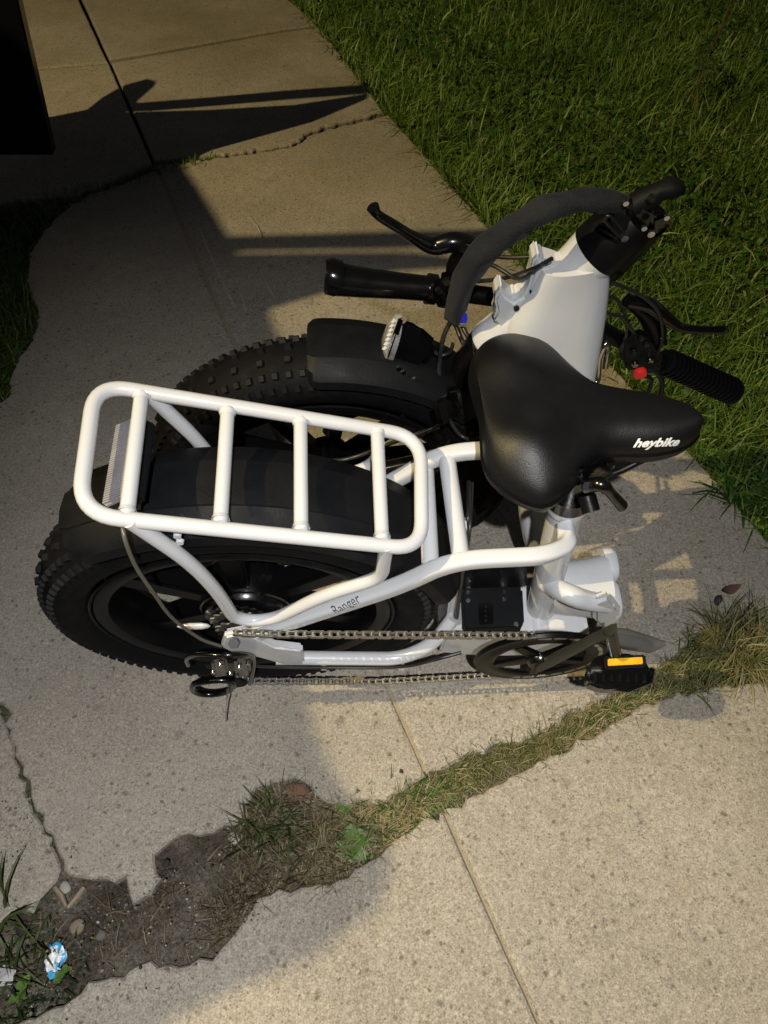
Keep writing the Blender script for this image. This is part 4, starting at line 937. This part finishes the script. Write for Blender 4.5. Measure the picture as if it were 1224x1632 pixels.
# -------- fork, headlight
crown = PV(722, 648, .24)
hb = ht_b - hd * .004
tube('fork_steerer', [hb, PV(750, 575, .222), PV(738, 615, .23)], [.025, .022, .020], black_gloss, bike, 20)
hull('fork_crown', [PV(*p, v) for p in ((700, 620), (742, 612), (748, 660), (705, 672)) for v in (.175, .305)], black_gloss, bike, .012, 3)
for s in (-1, 1):
    v = .24 + s * .064; a = uvw(PV(722, 645, .24)); tube('fork_blade', catmull([B(a[0] + .002, v, a[2] + .01), B(a[0] - .03, v, a[2] - .05), B(.17, v, .31), B(.125, v, .25)], 5), [.018, .017, .013, .010], black_gloss, bike, 18)
hull('front_brake', [PV(*p, v) for p in ((688, 640), (716, 632), (724, 668), (700, 682)) for v in (.13, .165)], black_satin, bike, .006)
for a, b in (((706, 672), (655, 705)), ((700, 678), (648, 700))): tube('mudguard_strut', [PV(*a, .15), PV(*b, .15)], .0022, chrome, bike, 8)
tube('light_bracket', catmull([PV(662, 590, .24), PV(690, 610, .24), PV(715, 622, .24)], 4), .010, black_gloss, bike, 12)
tube('mudguard_bracket', catmull([PV(640, 585, .24), PV(655, 625, .235), PV(640, 665, .20)], 5), .011, black_plastic, bike, 12, r2=.004)
hl = hull('headlight', [PV(*p, v) for p in ((640, 508), (619, 571), (668, 590), (690, 568), (698, 545), (668, 518)) for v in (.218, .252)], black_satin, bike, .007, 3)
hull('headlight_bezel', [PV(*p, v) for p in ((636, 504), (644, 507), (622, 575), (613, 570)) for v in (.214, .256)], black_gloss, hl, .003)
lens_c = PV(622, 540, .235); ldir = (PV(622, 540, .235) - PV(662, 549, .235)); ldir /= np.linalg.norm(ldir); lup = PV(632, 510, .235) - PV(622, 540, .235)
face = ldir * .8 + (-V) * .6; 
lens_m2 = mat('lamp_lens', (.62, .62, .66), .16, metal=.5, noise=.85, nscale=85, bump=1., bscale=130)
lens = loft('headlight_lens', [ring(PV(*c, v), (PV(*a, v) - PV(*c, v)), V * t_, 24, 3.) for c, a, v, t_ in (((631, 540), (641, 508), .234, .019), ((621, 537), (631, 509), .232, .018), ((614, 535), (620, 520), .232, .011))], lens_m2, hl)
for k in range(7):
    q = PV(628 - 2.4 * k, 513 + 7.2 * k, .214); hull('lens_facet', [q + U * a + V * b + W * c for a, b, c in ((-.004, 0, 0), (.003, 0, .002), (0, .002, .004), (0, 0, -.003), (-.001, -.003, .001))], silver_refl, hl, 0)
for px, py in ((661, 603), (672, 612), (643, 592), (636, 585), (688, 625)): lathe('screw', [(0, .003), (.0032, .003), (.0038, 0)], PV(px, py, .20), -V, chrome, bike, 10)

# -------- stem cluster at the head tube top
col = tube('stem_collar', [ht_t - hd * .003, ht_t + hd * .012, ht_t + hd * .045, ht_t + hd * .055], [.0325, .0335, .031, .027], black_satin, bike, 28)
s1 = ht_t + hd * .05
stem = hull('stem', [PV(*p, v) for p in ((958, 350), (985, 325), (1020, 340), (1005, 385), (985, 405)) for v in (.19, .25)], black_satin, bike, .008)
ringpts = [PV(*p, .170) for p in ((966, 347), (973, 345), (993, 368), (992, 376), (986, 375), (966, 353))]
tube('clamp_loop', catmull(ringpts, 4, closed=True), .0018, dark_steel, stem, 8, closed=True)
hull('stem_hinge', [PV(*p, v) for p in ((1000, 345), (1020, 318), (1055, 335), (1040, 372), (1010, 380)) for v in (.20, .25)], black_gloss, stem, .008)
loft('folding_lever', [ring(PV(*c, .215), PV(*a, .215) - PV(*c, .215), V * t_, 16, 2.6) for c, a, t_ in (((1000, 334), (995, 322), .012), ((1028, 320), (1022, 305), .013), ((1052, 305), (1048, 295), .009), ((1070, 298), (1066, 287), .012), ((1086, 296), (1082, 287), .009), ((1091, 295), (1089, 291), .004))], black_plastic, stem)
hull('stem_latch', [PV(*p, v) for p in ((1035, 350), (1065, 338), (1076, 350), (1060, 368), (1035, 375)) for v in (.205, .24)], black_gloss, stem, .006)
hull('latch_label', [PV(*p, .192) + V * d for p in ((1031, 316), (1040, 309), (1047, 318), (1038, 326)) for d in (0, .003)], dark_steel, stem, .001)
for px, py, r in ((995, 378, .004), (1037, 371, .004), (1026, 362, .003), (997, 322, .003), (1062, 345, .003)): lathe('screw', [(0, .003), (r, .003), (r * 1.1, 0)], PV(px, py, .188), -V, chrome, stem, 10)
# folded stem post behind the beam, down to the handlebar
tube('stem_post', catmull([PV(1035, 350, .25), PV(985, 410, .28), PV(890, 500, .30)], 5), [.022, .020, .019], black_satin, bike, 20)

# -------- handlebar
HB = .30
bar = tube('handlebar', catmull([PV(690, 458, HB), PV(760, 470, HB), PV(850, 483, HB), PV(930, 512, HB), PV(985, 540, HB), PV(1060, 582, HB)], 6), .0125, black_satin, bike, 20)
def grip(pts, rads, name='grip'):
    g = tube(name, catmull([PV(*p, HB) for p in pts], 6), rads, black_plastic, bar, 24); return g
gl = tube('grip', catmull([PV(538, 445, HB), PV(575, 450, HB), PV(640, 456, HB), PV(682, 460, HB)], 6), [.0215, .0195, .017, .0165], MATS['gloss_black'], bar, 24)
ge = tube('grip_end', [PV(520, 440, HB), PV(524, 440, HB), PV(538, 444, HB)], [.0205, .0235, .0235], black_gloss, bar, 24)
tube('grip_clamp', [PV(680, 460, HB), PV(694, 462, HB)], .020, black_gloss, bar, 24)
# stitching along the grip
a, b = uvw(PV(545, 470, HB - .017)), uvw(PV(680, 474, HB - .012))
for k in range(22):
    p = a + (b - a) * k / 21; q = p + np.array([0, 0, -.001 * math.sin(k / 21 * 3.1)])
    box('stitch', B(*q), U * .0016, W * .0005, V * .0005, black_satin, gl, 0)
gr = tube('grip', catmull([PV(1058, 575, HB), PV(1095, 592, HB), PV(1140, 612, HB), PV(1168, 625, HB)], 6), [.018, .019, .020, .021], black_plastic, bar, 24)
for k in range(16):
    t = (k + .5) / 16; c = PV(1062 + 104 * t, 577 + 46 * t, HB); d = PV(1168, 625, HB) - PV(1058, 575, HB); d /= np.linalg.norm(d); tube('grip_ridge', [c - d * .0012, c + d * .0012], .0212 + .001 * t, black_satin, gr, 20)
# left controls and brake lever
ctl = hull('control_pod', [PV(*p, v) for p in ((694, 436), (726, 430), (742, 450), (738, 494), (702, 498), (688, 470)) for v in (HB - .032, HB + .015)], black_satin, bar, .008)
for px, py in ((700, 462), (712, 447), (722, 484), (709, 472)): lathe('pod_button', [(0, .004), (.005, .004), (.006, 0)], PV(px, py, HB - .033), -V, black_gloss, ctl, 12)
tube('brake_clamp', catmull([PV(735, 455, HB - .01), PV(730, 425, HB - .015), PV(745, 400, HB - .02)], 4), [.017, .015, .013], black_satin, bar, 16)
tube('brake_lever', catmull([PV(758, 398, HB - .02), PV(725, 386, HB - .02), PV(690, 392, HB - .02), PV(662, 380, HB - .025), PV(630, 360, HB - .03), PV(603, 343, HB - .03), PV(594, 330, HB - .03)], 6), [.013, .0125, .0115, .0085, .0062, .006, .0055, .0075], black_gloss, bar, 14)
# right controls and lever
ctr = hull('control_pod', [PV(*p, v) for p in ((985, 545), (1010, 520), (1042, 535), (1058, 560), (1050, 592), (1010, 595), (988, 580)) for v in (HB - .03, HB + .015)], black_satin, bar, .008)
for px, py in ((1010, 560), (1030, 548), (1036, 575), (1012, 580), (1022, 538)): lathe('pod_button', [(0, .004), (.004, .004), (.005, 0)], PV(px, py, HB - .031), -V, dark_steel if px % 4 else chrome, ctr, 12)
tube('brake_clamp', catmull([PV(1030, 560, HB), PV(1045, 530, HB - .01), PV(1030, 500, HB - .01), PV(1000, 478, HB - .01)], 4), [.015, .016, .013, .009], black_satin, bar, 16)
tube('brake_lever', catmull([PV(1000, 480, HB - .02), PV(1035, 487, HB - .02), PV(1062, 508, HB - .02), PV(1085, 522, HB - .02), PV(1120, 526, HB - .02), PV(1150, 526, HB - .02), PV(1158, 523, HB - .02)], 6), [.009, .011, .010, .0065, .006, .006, .0075], black_gloss, bar, 14)
# bell loop with red lens, metal kickstand rod, yellow tab
tube('kickstand_loop', catmull([PV(1028, 590, .26), PV(1045, 592, .26), PV(1055, 610, .26), PV(1052, 628, .26), PV(1045, 636, .26)], 6), .0042, dark_steel, bike, 10)
tube('kickstand_loop', catmull([PV(1028, 598, .25), PV(1038, 606, .25), PV(1034, 622, .25), PV(1030, 632, .25)], 6), .0034, dark_steel, bike, 10)
lathe('red_reflector', [(0, .004), (.0085, .004), (.0095, .002), (.0095, -.003), (0, -.003)], PV(1020, 595, .235), -V, red_m, bike, 24)
tube('metal_rod', catmull([PV(940, 618, .22), PV(952, 605, .23), PV(955, 570, .24), PV(965, 548, .245), PV(968, 556, .25), PV(964, 585, .25)], 5), .0046, chrome, bike, 10)
hull('yellow_tab', [PV(*p, v) for p in ((944, 543), (958, 541), (957, 557), (945, 560)) for v in (.26, .268)], yellow_m, bike, .001)

# -------- carrying strap
sp_ = [((724, 512), .018, .215), ((736, 468), .022, .205), ((752, 432), .026, .195), ((790, 392), .027, .19), ((835, 358), .026, .19), ((885, 335), .024, .19), ((935, 325), .022, .195), ((975, 328), .021, .20), ((992, 336), .018, .205)]
cs_ = catmull([PV(*p, v) for p, h, v in sp_], 12); hs_ = np.interp(np.linspace(0, 1, len(cs_)), np.linspace(0, 1, len(sp_)), [h for _, h, _ in sp_])
vs, fs = [], []; M = 20
for i, c in enumerate(cs_):
    tg = cs_[min(i + 1, len(cs_) - 1)] - cs_[max(i - 1, 0)]; tg /= np.linalg.norm(tg); s = np.cross(tg, V); s /= np.linalg.norm(s); n_ = np.cross(s, tg)
    for k in range(M):
        a = 2 * math.pi * k / M; x, y = math.cos(a), math.sin(a); x = math.copysign(abs(x) ** .6, x)
        wob = .0016 * math.sin(i * .32 + 3 * x) + .0012 * math.sin(i * .5 + x * 5)
        vs.append(c + s * x * hs_[i] * .68 * (1 + .05 * math.sin(i * .21 + (1 if x > 0 else 3))) + n_ * (y * .0035 + wob - .006 * math.cos(x * 3)))
for i in range(len(cs_) - 1):
    for k in range(M): fs.append((i * M + k, i * M + (k + 1) % M, (i + 1) * M + (k + 1) % M, (i + 1) * M + k))
fs += [tuple(range(M)), tuple(range((len(cs_) - 1) * M, len(cs_) * M))]
strap = from_py('carry_strap', vs, fs, fabric, bike)
# -------- cables
def cable(pts, r=.0026, m=None): return tube('cable', catmull([PV(x, y, v) for x, y, v in pts], 7), r, m or cable_m, bike, 8)
cable([(745, 400, .29), (800, 410, .26), (860, 408, .24), (905, 398, .23)])
cable([(745, 405, .28), (790, 425, .25), (830, 445, .22), (865, 420, .19)])
cable([(740, 450, .29), (800, 444, .25), (850, 428, .20), (880, 412, .19)])
cable([(720, 500, .27), (735, 540, .24), (750, 570, .21), (752, 600, .19)], .0032)
cable([(728, 500, .26), (745, 535, .23), (765, 560, .20)], .0032)
cable([(688, 555, .235), (700, 566, .23), (716, 562, .23), (722, 548, .23)])
cable([(722, 505, .24), (706, 540, .23), (700, 590, .22), (705, 630, .2)], .0032)
cable([(705, 650, .17), (730, 690, .16), (752, 700, .15), (770, 690, .15)])
cable([(680, 722, .14), (720, 718, .15), (768, 700, .16)])
cable([(960, 470, .27), (985, 480, .28), (1000, 520, .28), (990, 560, .27)])
cable([(975, 450, .25), (1020, 470, .27), (1050, 500, .26), (1055, 540, .27), (1045, 570, .28)])
cable([(950, 480, .25), (970, 500, .26), (990, 505, .27), (1010, 530, .27)])
cable([(500, 735, .15), (560, 730, .16), (640, 700, .16), (700, 680, .16)], .003)
tube('cable', catmull([PV(747, 768, .07), PV(746, 820, .0), PV(742, 870, -.02), PV(735, 930, -.04), PV(728, 985, -.05)], 6), .0026, cable_m, bike, 8)
tube('cable', catmull([PV(752, 770, .07), PV(750, 820, .01), PV(746, 865, -.02), PV(740, 900, -.03)], 6), .0024, cable_m, bike, 8)
box('cable_tie', PV(739, 840, -.02), U * .003, V * .006, W * .007, white, bike, .001)
# blue and silver terminal by the fork
box('terminal', PV(739, 507, .21), U * .004, V * .004, W * .005, mat('blue_plastic', (.02, .03, .5), .4, noise=.1), bike, .001)
box('terminal', PV(736, 516, .21), U * .005, V * .003, W * .003, chrome, bike, .001)
# -------- lettering
def lettering(txt, size, shear, place, target, m, parent, name='lettering', bold=0.):
    cu = bpy.data.curves.new(name, 'FONT'); cu.body = txt; cu.size = size; cu.shear = shear; cu.offset = bold; cu.resolution_u = 3; cu.align_x = 'CENTER'; cu.align_y = 'CENTER'
    tmp = bpy.data.objects.new('tmp', cu); COL.objects.link(tmp); dg = bpy.context.evaluated_depsgraph_get(); me = bpy.data.meshes.new_from_object(tmp.evaluated_get(dg)); bpy.data.objects.remove(tmp)
    te = target.evaluated_get(dg); tm = te.to_mesh(); bvh = BVHTree.FromPolygons([v.co.copy() for v in tm.vertices], [tuple(p.vertices) for p in tm.polygons]); te.to_mesh_clear()
    bm = bmesh.new(); bm.from_mesh(me); bmesh.ops.subdivide_edges(bm, edges=[e for e in bm.edges if e.calc_length() > size * .3], cuts=1); bm.to_mesh(me); bm.free()
    for v in me.vertices:
        p, d = place(v.co.x, v.co.y); h, nn, _, _ = bvh.ray_cast(Vector(tuple(p)), Vector(tuple(d)))
        if h is None: h = Vector(tuple(p)) + Vector(tuple(d)) * .05; nn = -Vector(tuple(d))
        v.co = h - Vector(tuple(d)) * .0009
    o = link(name, me, m, parent, False); return o
nc = uvw(PW(1047, 706, SW + .016)); n2 = uvw(PW(1082, 705, SW + .016)); tu = B(*n2) - B(*nc); tu /= np.linalg.norm(tu); tv = np.cross(W, tu)
lettering('heybike', .0165, .35, lambda x, y: (B(*nc) + tu * x + tv * y + W * .06 - V * .045, V * .6 - W * .8), saddle, white_print, saddle, bold=.0006)
ra, rb = PV(522, 979, -.083), PV(580, 955, -.083); rx = (rb - ra) / np.linalg.norm(rb - ra); ry = np.cross(rx, V); ry *= (1 if ry @ W > 0 else -1); dn = V * .8 - W * .6
lettering('Ranger', .0165, .15, lambda x, y: ((ra + rb) / 2 + rx * x + ry * y - dn * .03, dn), st, dark_print, st)
